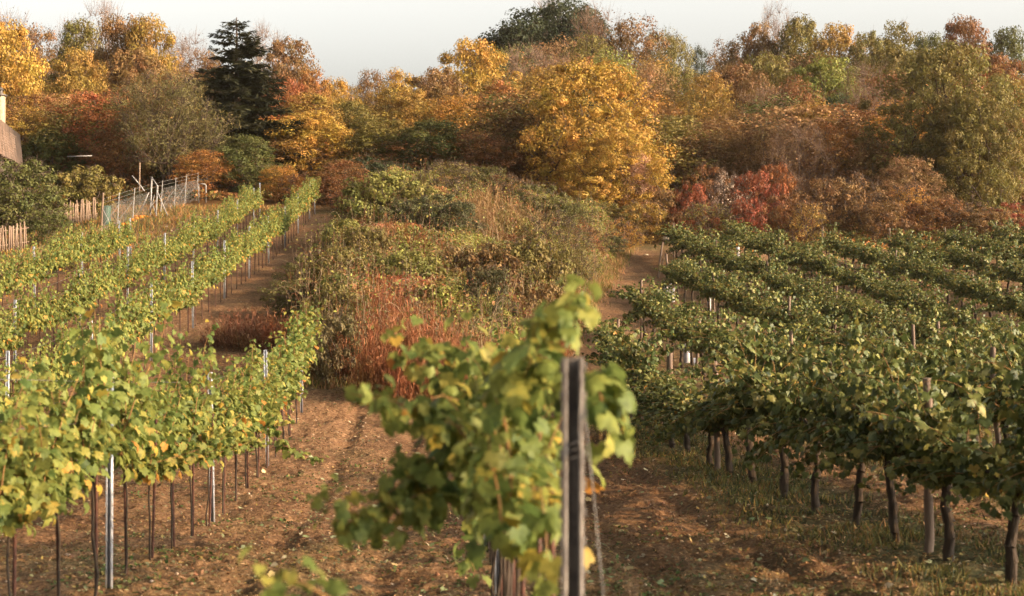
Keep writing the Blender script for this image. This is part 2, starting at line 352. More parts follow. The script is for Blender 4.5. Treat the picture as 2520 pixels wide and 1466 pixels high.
def vine_proto(seed, style, ls_=.102, zmin=.5):
    rng = np.random.default_rng(seed); gl, gc = Geo(), Geo()
    if style == 'L':
        a, half, ns, top = (1.06, .62, 13, 2.0) if zmin < .9 else (1.42, .62, 16, 1.85)
        pts = [(0, 0, -.1)] + [(rng.normal() * .012, rng.normal() * .012, z) for z in (.2, .45, .7, .95)] + [(0, 0, a)]
        V, Fc = polytube(pts, .011, .009, 6); gc.add(V, Fc)
        V, Fc = polytube([(0, 0, a), (.25, .01, a + .05), (half - .05, 0, a + .02)], .011, .006, 5); gc.add(V, Fc)
        V, Fc = polytube([(0, 0, a), (-.25, .01, a + .04), (-half + .05, 0, a)], .011, .006, 5); gc.add(V, Fc)
    else:
        a, half, ns, top = .96, .7, 19, 1.7
        pts = [(0, 0, -.15)]; x = y = 0
        for z in (.1, .25, .4, .55, .7, .85, a):
            x += rng.normal() * .018; y += rng.normal() * .018; pts.append((x, y, z))
        V, Fc = polytube(pts, .052, .04, 8); V[:, :2] *= 1 + .0 * V[:, :2]; V += rng.normal(size=V.shape) * .0065; gc.add(V, Fc)
        for sx in (1, -1):
            V, Fc = polytube([(x, y, a - .08), (sx * .25, .03, a + .12), (sx * (half - .1), 0, a + .1)], .026, .012, 6); gc.add(V, Fc)
    drape = 9 if (style == 'R' and seed >= 205) else 0
    for k in range(ns + drape):
        x0 = -half + (k + .5 + rng.uniform(-.4, .4)) / ns * 2 * half
        p = np.array([x0, rng.normal() * .03, a + .03]); L = rng.uniform(.6, 1.25) * (1 if zmin < .9 else .58)
        d = np.array([rng.normal() * .3, rng.normal() * .22, 1.0])
        if style == 'R': d = np.array([rng.normal() * .35, rng.choice([-1, 1]) * rng.uniform(.0, .62), 1.0]); L = rng.uniform(.6, 1.45)
        if rng.random() < (.16 if zmin < .9 else 0): d = np.array([rng.normal() * .3, rng.choice([-1, 1]) * rng.uniform(.6, 1), .25]); L = .7
        if k >= ns: x0 = rng.uniform(-half, half); p[0] = x0; d = np.array([rng.normal() * .4, rng.choice([-1, 1]) * rng.uniform(.7, 1.2), .35]); L = rng.uniform(.9, 1.35)
        path = [p.copy()]; d = d / np.linalg.norm(d)
        for i in range(int(L / .075)):
            g = .012 if style == 'L' else .075
            if p[2] > top: g += .16
            d = d + [rng.normal() * .07, rng.normal() * .07, -g]; d /= np.linalg.norm(d)
            if style == 'L' and p[2] < top: d[1] -= p[1] * .22
            p = p + d * .075
            if p[2] < (.5 if style == 'L' and zmin < .9 else zmin if style == 'L' else .2 if drape else .4): break
            path.append(p.copy())
        shoot_leaves(rng, gl, gc, path, ls_ if style == 'L' else .112, .95, 0, .0052, 4)
    q = 46 if style == 'L' else 60                            # older leaves round the arm, yellowing first
    pos = np.stack([rng.uniform(-half, half, q), rng.normal(size=q) * .14, rng.uniform(a - .12, a + .3, q)], -1)
    nm = np.stack([rng.normal(size=q) * .5, np.sign(pos[:, 1]) * .9 + rng.normal(size=q) * .3, rng.uniform(0, .8, q)], -1)
    grape(gl, rng, pos, nm, np.stack([rng.normal(size=q) * .4, rng.normal(size=q) * .3, -np.ones(q)], -1), rng.uniform(.08, .13, q), np.clip(rng.beta(3, 2, q) * (1.15 if style == 'L' else 1.1), 0, 1))
    mat = M_VINE if style == 'L' else M_VINE2
    return (gc.mesh('vine_trunk', [M_CANE, M_SHOOT], smooth=True), gl.mesh('vine_foliage', mat))
VL = [vine_proto(100 + i, 'L') for i in range(7)]
VD = [vine_proto(150 + i, 'L', .088, 1.3) for i in range(3)]
VR = [vine_proto(200 + i, 'R') for i in range(7)]

ORD = {1: 'first', 2: 'second', 3: 'third', 5: 'fifth', 8: 'eighth', 9: 'ninth', 12: 'twelfth'}
def ordinal(n):
    tens = {20: 'twent', 30: 'thirt', 40: 'fort', 50: 'fift', 60: 'sixt', 70: 'sevent'}
    base = ['', 'one', 'two', 'three', 'four', 'five', 'six', 'seven', 'eight', 'nine', 'ten', 'eleven', 'twelve', 'thirteen', 'fourteen', 'fifteen', 'sixteen', 'seventeen', 'eighteen', 'nineteen']
    if n in ORD: return ORD[n]
    if n < 20: return base[n] + 'th'
    t, u = n // 10 * 10, n % 10
    return tens[t] + 'ieth' if u == 0 else tens[t] + 'y-' + ordinal(u)

def c_profile(h, w=.055, d=.035, lip=.012, notch=True):       # open rolled-steel vineyard post, hooks along both edges
    g = Geo(); t = .003
    for b in (box(-w / 2, w / 2, d / 2 - t, d / 2, -.3, h), box(-w / 2, -w / 2 + t, -d / 2, d / 2 - t - .0005, -.3, h), box(w / 2 - t, w / 2, -d / 2, d / 2 - t - .0005, -.3, h),
              box(-w / 2 + t + .0005, -w / 2 + lip, -d / 2, -d / 2 + t, -.3, h), box(w / 2 - lip, w / 2 - t - .0005, -d / 2, -d / 2 + t, -.3, h)):
        g.add(*b)
    if notch:
        for z in np.arange(.45, h - .05, .1):
            for sx in (-1, 1):
                x = sx * (w / 2 + .004); g.add(*box(x - .0035, x + .0035, -d / 2 + .004, -d / 2 + .014, z, z + .035))
    return g
ME_ROD = Geo(); ME_ROD.add(*polytube([(0, 0, -.2), (0, 0, .6), (0, 0, 1.45)], .0145, .0145, 7)); ME_ROD = ME_ROD.mesh('vine_rod', M_RUST, smooth=True)
ME_POST = c_profile(1.93).mesh('steel_post', M_STEEL)
rngw = np.random.default_rng(5)
def wood_post(h, r, seed):
    rg = np.random.default_rng(seed); g = Geo()
    pts = [(0, 0, -.3)] + [(rg.normal() * .012, rg.normal() * .012, z) for z in np.linspace(.2, h, 5)]
    V, Fc = polytube(pts, r, r * .85, 9); V += rg.normal(size=V.shape) * .002; g.add(V, Fc)
    n = 9; top = np.vstack([V[-n:], V[-n:].mean(0) + [0, 0, .006]]); g.add(top, np.array([[i, (i + 1) % n, n] for i in range(n)]))
    return g.mesh('wooden_post', M_WOOD, smooth=True)
ME_WP = [wood_post(1.85, .042, 1), wood_post(1.95, .045, 2), wood_post(1.78, .05, 3)]

def wire(name, pts, r, label, group):
    g = Geo(); g.add(*polytube(pts, r, r, 4)); single(name, g.mesh('wire', M_WIRE), label, 'wire', group)
rnd = random.Random(11)
LROWS = [
    ('A', -3.017, 9.4, 30.0, 'yellow-green vine', 'the row beside the lane', 1.16, 18.5),
    ('B', -7.34, 17.5, 79.0, 'yellow-green vine', 'the row beside the bare strip', 1.16, 46.9),
    ('C', -10.0, 24.5, 76.0, 'yellow-green vine', 'the row below the mesh fence', 1.16, 44.5),
    ('E', -12.9, 32.0, 58.0, 'yellow-green vine', 'the row by the pickets', 1.16, 44.5),
    ('D', .43, 5.55, 15.6, 'pale yellow-green vine', 'the row behind the dark post', 1.16, 11.9),
]
for key, x0, ya, yb, what, where, sp, ph in LROWS:
    n = int((yb - .3 - ya) / sp); idx = 0
    for i in range(n + 1):
        y = yb - .45 - i * sp + (0 if key in 'AD' else rnd.uniform(-.05, .05)); x = x0 - .0457 * y; idx += 1
        if abs(x) / y > .36 + 2.2 / y and y > 8: continue
        if key == 'B' and y < 26 and False: continue
        z = Gf(x, y) - .02; tr, fo = VL[rnd.randrange(7)] if key != 'D' else VD[rnd.randrange(3)]
        o = empty('grapevine', (x, y, z), f'{what}, {ordinal(idx)} from the top of {where}', 'grapevine', 'young grapevines trained along the steel post rows', math.pi / 2 + rnd.choice([0, math.pi]) + rnd.uniform(-.08, .08))
        o.scale = (1.0, rnd.uniform(.85, 1.2) * (1.15 if key in 'AD' else 1), rnd.uniform(.86, 1.1) * (1.0 if y > 14 else 1.03))
        if key == 'A': o.scale.z = rnd.uniform(.8, 1.12) * (1.08 if y < 12.3 else 1)
        if key in 'BCE': o.scale = (1, rnd.uniform(.7, 1.0), rnd.uniform(.82, 1.07))
        if key == 'D' and y < 12: o.scale = (1, 1.1 if y < 8 else 1.2, .93 if y < 8 else .96); o.location.x -= .13 if y < 8 else .05
        part('trunk', tr, o); part('foliage', fo, o)
        s = single('vine_stake', ME_ROD, f'rusty rod, {ordinal(idx)} from the top of {where}', 'stake', 'thin brown vine rods', (x + .012, y + .03, z), 0)
        s.rotation_euler = (rnd.uniform(-.03, .03), rnd.uniform(-.03, .03), 0)
    y = ph - math.floor((ph - ya) / 5.8) * 5.8; posts = []
    while y < yb + .6:
        if key != 'D' or y > 8: posts.append(y)
        y += 5.8 if key != 'A' else 5.6
    if posts[-1] < yb - 1.5: posts.append(yb)
    for j, y in enumerate(reversed(posts)):
        x = x0 - .0457 * y
        if abs(x) / y > .36 + 2 / y: continue
        o = single('steel_post', ME_POST, f'galvanised post, {ordinal(j + 1)} from the top of {where}', 'post', 'galvanised trellis posts', (x, y, Gf(x, y)), rnd.uniform(-.2, .2))
        o.rotation_euler[0] = rnd.uniform(-.02, .02); o.rotation_euler[1] = rnd.uniform(-.02, .02)
    for k, h in enumerate((1.12, 1.5, 1.85)):
        yy = np.arange(ya - (0.65 if key == 'D' else 1), yb, 1.5); xx = x0 - .0457 * yy
        wire('trellis_wire', np.stack([xx - .03, yy, G(xx, yy) + h], -1), .0022, f'{("lowest", "middle", "top")[k]} trellis wire of {where}', 'trellis wires')
# row-end vines with trunk at the last post stay part of their own row

RN = ['nearest dark green row', 'second dark green row', 'third dark green row', 'fourth dark green row', 'fifth dark green row', 'sixth dark green row', 'seventh dark green row', 'eighth dark green row', 'ninth dark green row', 'tenth dark green row']
for r, (x0, ye) in enumerate(RROWS):
    idx = 0; y = ye - .4
    while y > 9:
        x = x0 - .1 * y; idx += 1
        if x / y > .36 + 3.5 / y: break
        if r > 0 and idx > 2 and rnd.random() < .02: y -= 1.38; continue
        z = Gf(x, y) - .02; tr, fo = VR[rnd.randrange(7)] if r or rnd.random() < .45 else VR[rnd.choice([5, 6])]
        o = empty('old_grapevine', (x, y, z), f'gnarled vine, {ordinal(idx)} from the path end of the {RN[r]}', 'grapevine', 'older bushy grapevines on wooden posts', math.pi / 2 + rnd.choice([0, math.pi]) + .1 + rnd.uniform(-.12, .12))
        o.scale = (1.08, rnd.uniform(.9, 1.2), rnd.uniform(.84, 1.12) * (1.04 if r == 0 else 1) * (.74 if r == 0 and 22.8 < y < 27.5 else 1))
        part('trunk', tr, o); part('foliage', fo, o)
        y -= 1.38 + rnd.uniform(-.12, .12)
    y = ye + .2; j = 0
    while y > 10:
        x = x0 - .1 * y; j += 1
        if x / y > .36 + 2 / y: break
        o = single('wooden_post', ME_WP[rnd.randrange(3)], f'weathered wooden trellis post, {ordinal(j)} from the path end of the {RN[r]}', 'post', 'wooden trellis posts', (x + rnd.uniform(-.05, .05), y, Gf(x, y) - .05))
        o.rotation_euler = (rnd.uniform(-.05, .05), rnd.uniform(-.05, .05), rnd.uniform(0, 3))
        y -= rnd.uniform(7.5, 10)

# the channel post at the head of the middle row, its tie wires and stay
xp, yp = W(1410, 733, 4.9)[:2]; zp = float(Gf(xp, yp)); hp = W(0, 880, 4.9)[2] - zp
o = empty('trellis_end_post', (xp, yp, zp), 'tall dark steel channel post with notched edges in front of the middle vine row', 'post', None, math.radians(-4))
part('channel', c_profile(hp, .076, .055, .02).mesh('channel', M_OLDST), o)
g = Geo()
th = np.linspace(0, 6 * math.pi, 61); g.add(*polytube(np.stack([.04 * np.cos(th), .032 * np.sin(th), hp - .36 + .012 * th / 3 + .01 * np.cos(th)], -1), .002, .002, 4))
g.add(*polytube([(.04, 0, hp - .36), (.034, -.033, hp - .36), (.02, -.034, hp - .25), (.03, -.03, hp - .08)], .0018, .0018, 4))
part('tie_wire', g.mesh('tie_wire', M_WIRE), o)
g = Geo(); a, b = np.array([xp + .035, yp - .02, zp + hp - .12]), np.array([xp + .2, yp - .35, zp - .05])
ts = np.linspace(0, 1, 90)[:, None]; mid = a + (b - a) * ts
for ph in (0, math.pi):
    w = np.stack([np.cos(ts[:, 0] * 260 + ph), np.sin(ts[:, 0] * 260 + ph), ts[:, 0] * 0], -1) * .0022; g.add(*polytube(mid + w, .0018, .0018, 4))
single('stay_wire', g.mesh('stay_wire', M_WIRE), 'twisted stay wire slanting down beside the tall dark channel post', 'wire')

# long loose canes of the first vines in the middle row, drawn out over the lane and round the post
def cane_path(pts):
    P = np.array([W(*p) for p in pts]); d = np.concatenate([[0], np.cumsum(np.linalg.norm(np.diff(P, axis=0), axis=1))])
    n = max(3, int(d[-1] / .06)); t = np.linspace(0, d[-1], n)
    Q = np.stack([np.interp(t, d, P[:, k]) for k in range(3)], -1)
    K = np.array([.25, .5, .25])
    for _ in range(3):
        Q[1:-1] = K[0] * Q[:-2] + K[1] * Q[1:-1] + K[2] * Q[2:]
    return Q
CANES = [
    ([(1240, 1010, 6.2), (1150, 1060, 6.0), (1060, 1130, 5.8), (960, 1210, 5.7), (890, 1265, 5.6), (835, 1305, 5.5)], .12, 'low cane reaching out over the lane'),
    ([(1250, 1110, 6.0), (1140, 1060, 5.8), (1040, 1010, 5.6), (940, 985, 5.4), (862, 968, 5.3)], .12, 'pale leafy cane held level over the lane'),
    ([(1240, 1000, 6.8), (1130, 960, 6.6), (1040, 905, 6.6), (955, 825, 6.6)], .10, 'thin cane with small leaves pointing up over the rusty weeds'),
    ([(1170, 1010, 7.2), (1080, 930, 7.2), (1040, 860, 7.2), (1022, 785, 7.2)], .10, 'upright curling cane beside the pointing one'),
    ([(1190, 990, 7.0), (1160, 900, 7.0), (1140, 850, 7.0), (1146, 785, 7.0)], .11, 'short upright cane'),
    ([(1270, 980, 5.4), (1320, 850, 5.3), (1390, 760, 5.2), (1446, 688, 5.1)], .13, 'tall cane standing over the channel post'),
    ([(1260, 960, 5.7), (1310, 830, 5.6), (1370, 750, 5.5), (1420, 730, 5.4)], .13, 'second tall cane behind the channel post'),
    ([(1380, 960, 5.15), (1440, 880, 5.1), (1485, 930, 5.05), (1490, 1010, 5.05), (1478, 1080, 5.05)], .13, 'cane drooping to the sunny side of the channel post'),
    ([(1390, 1000, 5.2), (1450, 930, 5.15), (1500, 950, 5.1), (1498, 1060, 5.1)], .12, 'outer drooping cane beside the channel post'),
    ([(1250, 1160, 6.1), (1120, 1220, 6.0), (1030, 1260, 5.9), (930, 1290, 5.8)], .12, 'cane hanging low over the lane'),
    ([(1180, 1150, 5.9), (1090, 1190, 5.8), (1000, 1230, 5.7), (900, 1275, 5.6), (845, 1290, 5.5)], .105, 'lower twin of the cane reaching out over the lane'),
    ([(1200, 1070, 5.7), (1100, 1040, 5.6), (1000, 1000, 5.5), (900, 960, 5.4)], .105, 'upper twin of the level cane over the lane'),
    ([(1290, 930, 5.5), (1330, 830, 5.4), (1375, 780, 5.3), (1400, 730, 5.25)], .11, 'third tall cane left of the channel post'),
    ([(960, 1290, 5.7), (880, 1270, 5.6), (820, 1240, 5.5), (785, 1195, 5.5)], .07, 'cane tip with tiny leaves'),
    ([(1230, 1060, 6.4), (1160, 1000, 6.4), (1090, 960, 6.4), (1040, 980, 6.3), (1000, 1040, 6.2)], .11, 'arching cane filling the near left side of the middle row'),
    ([(1250, 1100, 6.6), (1180, 1130, 6.5), (1120, 1150, 6.4), (1060, 1140, 6.3), (1010, 1110, 6.2)], .11, 'level cane at the left side of the middle row'),
    ([(1210, 960, 6.6), (1170, 870, 6.6), (1110, 830, 6.6), (1060, 850, 6.6)], .11, 'cane bending left at the top of the middle row'),
    ([(1280, 1000, 6.0), (1250, 900, 6.0), (1230, 860, 6.0), (1200, 850, 6.0)], .11, 'short cane between the tall cane and the left bend'),
    ([(1160, 1110, 6.0), (1080, 1160, 5.9), (1010, 1190, 5.8), (960, 1240, 5.8)], .11, 'cane thickening the low reach over the lane'),
    ([(900, 1520, 4.3), (800, 1470, 4.2), (740, 1425, 4.1), (675, 1405, 4.0)], .085, 'sprig creeping in from below the lane'),
    ([(1210, 1120, 9), (1170, 1250, 8.8), (1150, 1350, 8.7), (1170, 1410, 8.6)], .13, 'leafy cane hanging to the ground'),
    ([(1330, 1200, 5.3), (1345, 1300, 5.2), (1350, 1420, 5.2)], .12, 'green cane hanging beside the foot of the channel post'),
]
rg = np.random.default_rng(77)
for pts, ls, lab in CANES:
    gl, gc = Geo(), Geo(); P_ = cane_path(pts); shoot_leaves(rg, gl, gc, P_, ls * .92, 1.0, .02, .0035, 5)
    base = P_[0]; 
    o = empty('vine_cane', base, 'yellow-green ' + lab, 'cane', 'loose canes of the middle vine row')
    for g_, nm_, mt_ in ((gc, 'stem', [M_CANE, M_SHOOT]), (gl, 'leaves', M_VINE)):
        g_.V = [v - base for v in g_.V]; part(nm_, g_.mesh(nm_, mt_), o)
gl, gc = Geo(), Geo()
# shoot sprawling on the soil below the broad row
P_ = cane_path([(670, 1020, 21.5), (690, 1090, 21.2), (730, 1115, 21), (800, 1128, 21)]); shoot_leaves(rg, gl, gc, P_, .13, 1, 0); base = P_[0]
o = empty('vine_cane', base, 'green cane trailing from the broad row down to the soil', 'cane')
for g_, nm_, mt_ in ((gc, 'stem', [M_CANE, M_SHOOT]), (gl, 'leaves', M_VINE)):
    g_.V = [v - base for v in g_.V]; part(nm_, g_.mesh(nm_, mt_), o)

# ------------------------------------------------------------------ trees and shrubs
def crown_tree(seed, H, Rr, zb, nclu, nleaf, ls, clr=.13, trunk_r=.14, twigs=7, T=LEAF, leafsharp=1.0, multi=0, up=.5, ttop=.8, peak=.4):
    rng = np.random.default_rng(seed); ph = rng.uniform(0, 6.28, 4)
    cs = []
    while len(cs) < nclu:
        best, bd = None, -1
        for _ in range(4):
            t = rng.random(); a = rng.uniform(0, 2 * math.pi)
            e = math.sqrt(max(0, 1 - ((t - peak) / (1.04 - peak)) ** 2)) if t > peak else .6 + .4 * math.sin(t / peak * math.pi / 2)
            e *= 1 + .2 * math.sin(2 * a + ph[0]) + .13 * math.sin(3 * a + 5 * t + ph[1]) + .1 * math.sin(5 * a - 7 * t + ph[2])
            r = e * Rr * (.25 + .75 * math.sqrt(rng.random()))
            c = np.array([r * math.cos(a), r * math.sin(a), zb + t * (H - zb)])
            d = min([np.linalg.norm((c - o) * [1, 1, 1.3]) for o in cs], default=9)
            if d > bd: best, bd = c, d
        cs.append(best)
    cs = np.array(cs)
    nodes = [np.array([0, 0, -.3])]; par = [-1]; lean = rng.normal(size=2) * .04
    if multi:
        for k in range(multi):
            a = k / multi * 6.28 + rng.uniform(-.3, .3); pr = 0
            for j in range(1, 6):
                s = j / 5; nodes.append(np.array([math.cos(a) * Rr * .38 * s ** 1.3, math.sin(a) * Rr * .38 * s ** 1.3, H * .55 * s]) + rng.normal(size=3) * .03 * H * .3); par.append(pr); pr = len(nodes) - 1
    else:
        for j in range(1, 11):
            z = H * ttop * j / 10; w = .02 * H * j / 10
            nodes.append(np.array([lean[0] * z + rng.normal() * w * .5, lean[1] * z + rng.normal() * w * .5, z])); par.append(len(nodes) - 2)
    for c in cs[np.argsort(np.hypot(cs[:, 0], cs[:, 1]) + .3 * cs[:, 2])]:
        N = np.array(nodes); dv = c - N; dist = np.linalg.norm(dv, axis=1)
        pen = dist + 1.6 * np.maximum(0, N[:, 2] - (c[2] - up * np.hypot(dv[:, 0], dv[:, 1]))) + (N[:, 2] < zb * .6) * 3
        k = int(np.argmin(pen)); p0 = N[k]; pr = k; m = max(2, min(5, int(dist[k] / .7)))
        for j in range(1, m + 1):
            s = j / m; q = p0 + (c - p0) * s + np.array([0, 0, -.12 * dist[k] * math.sin(math.pi * s)]) + rng.normal(size=3) * .04 * dist[k] * (j < m)
            nodes.append(q); par.append(pr); pr = len(nodes) - 1
    n = len(nodes); w = np.ones(n)
    for i in range(n - 1, 0, -1):
        if par[i] >= 0: w[par[i]] += w[i]
    N = np.array(nodes); w = np.sqrt(w / w[0]) * trunk_r; w = np.maximum(w, .012)
    gt, gl = Geo(), Geo(); pi = np.array(par[1:])
    r0 = np.minimum(w[pi], w[1:] * 1.35); r0[pi == 0] = w[0] * (1.15 if not multi else .5)
    gt.add(*tubes(N[pi], N[1:], r0, w[1:], 6))
    cr = clr * H * .9
    if twigs:
        k = np.repeat(np.arange(nclu), twigs); d = nrm(rng.normal(size=(len(k), 3)) + nrm(cs[k] - [0, 0, zb]) * .9 + [0, 0, .4])
        e = cs[k] + d * cr * rng.uniform(.6, 1.35, (len(k), 1)); m_ = (cs[k] + e) / 2 + rng.normal(size=e.shape) * .06
        gt.add(*tubes(cs[k], m_, .014, .009, 3)); gt.add(*tubes(m_, e, .009, .004, 3))
        d2 = nrm(rng.normal(size=e.shape) + d); gt.add(*tubes(m_, m_ + d2 * cr * .5, .007, .003, 3))
    k = np.repeat(np.arange(nclu), nleaf); m_ = len(k)
    crk = cr * rng.uniform(.5, 1.5, nclu)[k]
    d = nrm(rng.normal(size=(m_, 3))); off = d * (crk * (.3 + .7 * rng.random(m_) ** .45))[:, None] * [1.1, 1.1, .75]
    tone = rng.uniform(-.2, .2, nclu)[k]
    leaves(gl, T, cs[k] + off, d * 1.0 + rng.normal(size=(m_, 3)) * .3 + [0, 0, .3], rng.normal(size=(m_, 3)) + [0, 0, -.5], ls * rng.uniform(.6, 1.3, m_), np.clip(rng.beta(2, 2, m_) + tone, 0, 1))
    return gt, gl, H, 2 * Rr * 1.12
def spruce(seed, H=12.0, Rr=3.3):
    rng = np.random.default_rng(seed); gt, gl = Geo(), Geo()
    gt.add(*polytube([(0, 0, -.3), (.02, 0, H * .5), (0, .02, H)], .2, .015, 8))
    z = .9; P0, P1, Q0, Q1, A, B, C = [], [], [], [], [], [], []
    while z < H - .15:
        f = 1 - z / H; L = Rr * (f ** .8) * 1.02; nb = 7 if z < H * .7 else 5
        for b in range(nb):
            a = rng.uniform(0, 6.28); l = L * rng.uniform(.7, 1.12) + .12; d = np.array([math.cos(a), math.sin(a), 0])
            s = np.linspace(0, 1, max(4, int(l / .16))); droop = -.32 * l * s ** 1.1 + .22 * l * s ** 3 + f * -.02
            if z > H * .75: droop = .35 * l * s
            pts = np.array([0, 0, z]) + d * (l * s)[:, None] + np.stack([s * 0, s * 0, droop], -1)
            P0 += list(pts[:-1]); P1 += list(pts[1:])
            sd = np.array([-d[1], d[0], 0])
            for j in range(1, len(pts)):
                wdt = .55 * (1 - .55 * s[j]) * min(1, l / 1.2)
                for sg in (-1, 1, 0):
                    for _ in range(2):
                        A.append(pts[j] + rng.normal(size=3) * .04); t = sd * sg * (1 if sg else 0) + d * .75 + np.array([0, 0, -.35 if sg else -.9 * rng.random()]) + rng.normal(size=3) * .2
                        B.append(t); C.append(wdt * rng.uniform(.6, 1.1) + .1)
        z += .34 + .2 * f * rng.random()
    gt.add(*tubes(P0, P1, .022, .014, 4))
    A, B, C = np.array(A), np.array(B), np.array(C); m_ = len(A)
    for rep in range(2):
        leaves(gl, NARROW, A, rng.normal(size=(m_, 3)) * .5 + [0, 0, .8], B + rng.normal(size=B.shape) * .18, C, rng.beta(2, 2, m_))
    return gt, gl, H, 2 * Rr
def weed(seed, H=1.3, Rr=.8, n=150):
    rng = np.random.default_rng(seed); gt, gl = Geo(), Geo()
    a = rng.uniform(0, 6.28, n); r = Rr * np.sqrt(rng.random(n)); p0 = np.stack([r * np.cos(a), r * np.sin(a), 0 * a - .05], -1)
    h = H * rng.beta(2, 1.6, n) * (1 - .25 * (r / Rr) ** 2); tilt = np.stack([np.cos(a) * r * .35 + rng.normal(size=n) * .17, np.sin(a) * r * .35 + rng.normal(size=n) * .17, h], -1)
    mid = p0 + tilt * .55; e = p0 + tilt + rng.normal(size=(n, 3)) * .04
    gl.add(*tubes(p0, mid, .006, .005, 3), rnd=.4); gl.add(*tubes(mid, e, .005, .003, 3), rnd=.5)
    m = 16; s = rng.uniform(.3, 1, (n, m, 1)); P = (p0[:, None] + (e - p0)[:, None] * s).reshape(-1, 3); q = len(P)
    leaves(gl, NARROW, P, rng.normal(size=(q, 3)), rng.normal(size=(q, 3)) * .5 + [0, 0, .9], rng.uniform(.06, .16, q), rng.beta(2, 2, q))
    gt.add(*tubes(p0[:30], mid[:30], .007, .005, 3))
    return gt, gl, H, 2 * Rr
PROTO = {}
def reg(name, fn):
    gt, gl, H, Wd = fn; P_ = np.concatenate(gl.V)
    if name != 'spruce':
        H = float(np.percentile(P_[:, 2], 99.3)); q = np.abs(P_[:, :2]); Wd = float(np.percentile(q[:, 0], 97.5) + np.percentile(q[:, 1], 97.5))
    PROTO.setdefault(name, []).append((gt.mesh(name + '_trunk', M_BARK, smooth=True), gl.mesh(name + '_crown', M_TREE), H, Wd, gl, gt))
for s in range(4): reg('broad', crown_tree(10 + s, 10, 3.4, 1.2, 125, 160, .21, .085, .17, 3))
for s in range(3): reg('tall', crown_tree(20 + s, 12, 2.6, 1.5, 105, 160, .2, .07, .15, 3))
for s in range(4): reg('loose', crown_tree(30 + s, 10, 3.2, 1.6, 110, 110, .19, .09, .13, 5))
for s in range(3): reg('bare', crown_tree(40 + s, 10, 3.0, 1.8, 95, 16, .17, .15, .13, 18, up=1.0))
for s in range(2): reg('big', crown_tree(50 + s, 11, 5.2, 1.2, 260, 150, .195, .07, .28, 3, up=.7, peak=.28))
reg('willow', crown_tree(60, 8, 3.7, 2.0, 120, 150, .2, .12, .24, 12, T=NARROW, multi=5, up=1.1))
reg('spruce', spruce(70))
for s in range(4): reg('bush', crown_tree(80 + s, 2.6, 1.5, .25, 50, 120, .098, .14, .035, 6, multi=6))
for s in range(3): reg('leafybush', crown_tree(90 + s, 2.2, 1.5, .2, 55, 85, .125, .13, .03, 5, multi=6))
for s in range(3): reg('twiggy', crown_tree(95 + s, 2.8, 1.5, .3, 46, 55, .10, .15, .03, 14, multi=7, up=1.2))
for s in range(3): reg('weed', weed(110 + s))

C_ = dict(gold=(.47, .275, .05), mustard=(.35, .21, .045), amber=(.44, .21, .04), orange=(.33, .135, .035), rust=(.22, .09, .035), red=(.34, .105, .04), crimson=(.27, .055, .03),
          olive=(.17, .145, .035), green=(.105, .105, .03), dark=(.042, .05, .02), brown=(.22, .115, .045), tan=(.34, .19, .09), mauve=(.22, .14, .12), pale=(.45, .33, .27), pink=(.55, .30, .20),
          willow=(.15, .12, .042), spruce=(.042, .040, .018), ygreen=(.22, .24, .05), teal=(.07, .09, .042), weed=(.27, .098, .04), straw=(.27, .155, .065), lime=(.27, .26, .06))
for k_ in C_:
    if k_ not in ('dark', 'spruce', 'green', 'teal', 'willow', 'weed', 'straw'): C_[k_] = tuple(np.array(C_[k_]) * .78 + np.array([.19, .115, .04]) * .26)
trees_n = {}
def plant(px, top, w, Y, proto, col, label, cat=None, group=None, name=None, bark=None, sink=.1):
    X = (px - 1260) / F * Y; z0 = float(G(X, Y)) - sink; zt = EYE + (733 - top) / F * Y
    P_ = PROTO[proto]; k = trees_n.get(proto, 0); trees_n[proto] = k + 1
    tr, cr, H, Wd, _, _ = P_[k % len(P_)]
    h = max(zt - z0, .5); wd = w / F * Y
    kind = {'spruce': 'spruce_tree', 'willow': 'willow_tree', 'bare': 'bare_tree', 'bush': 'shrub', 'leafybush': 'shrub', 'twiggy': 'shrub', 'weed': 'dry_weed'}.get(proto, 'autumn_tree')
    cat = cat or {'shrub': 'shrub', 'dry_weed': 'weed'}.get(kind, 'tree')
    o = empty(name or kind, (X, Y, z0), label, cat, group, (k * 2.4) % 6.28)
    o.scale = (wd / Wd, wd / Wd, h / H)
    bc = bark or ((.42, .34, .31) if proto == 'bare' else (.2, .17, .16))
    part('stems' if kind in ('shrub', 'dry_weed') else 'trunk', tr, o, bc)
    part('foliage' if kind in ('shrub', 'dry_weed') else 'crown', cr, o, C_[col] if isinstance(col, str) else col)
    return o
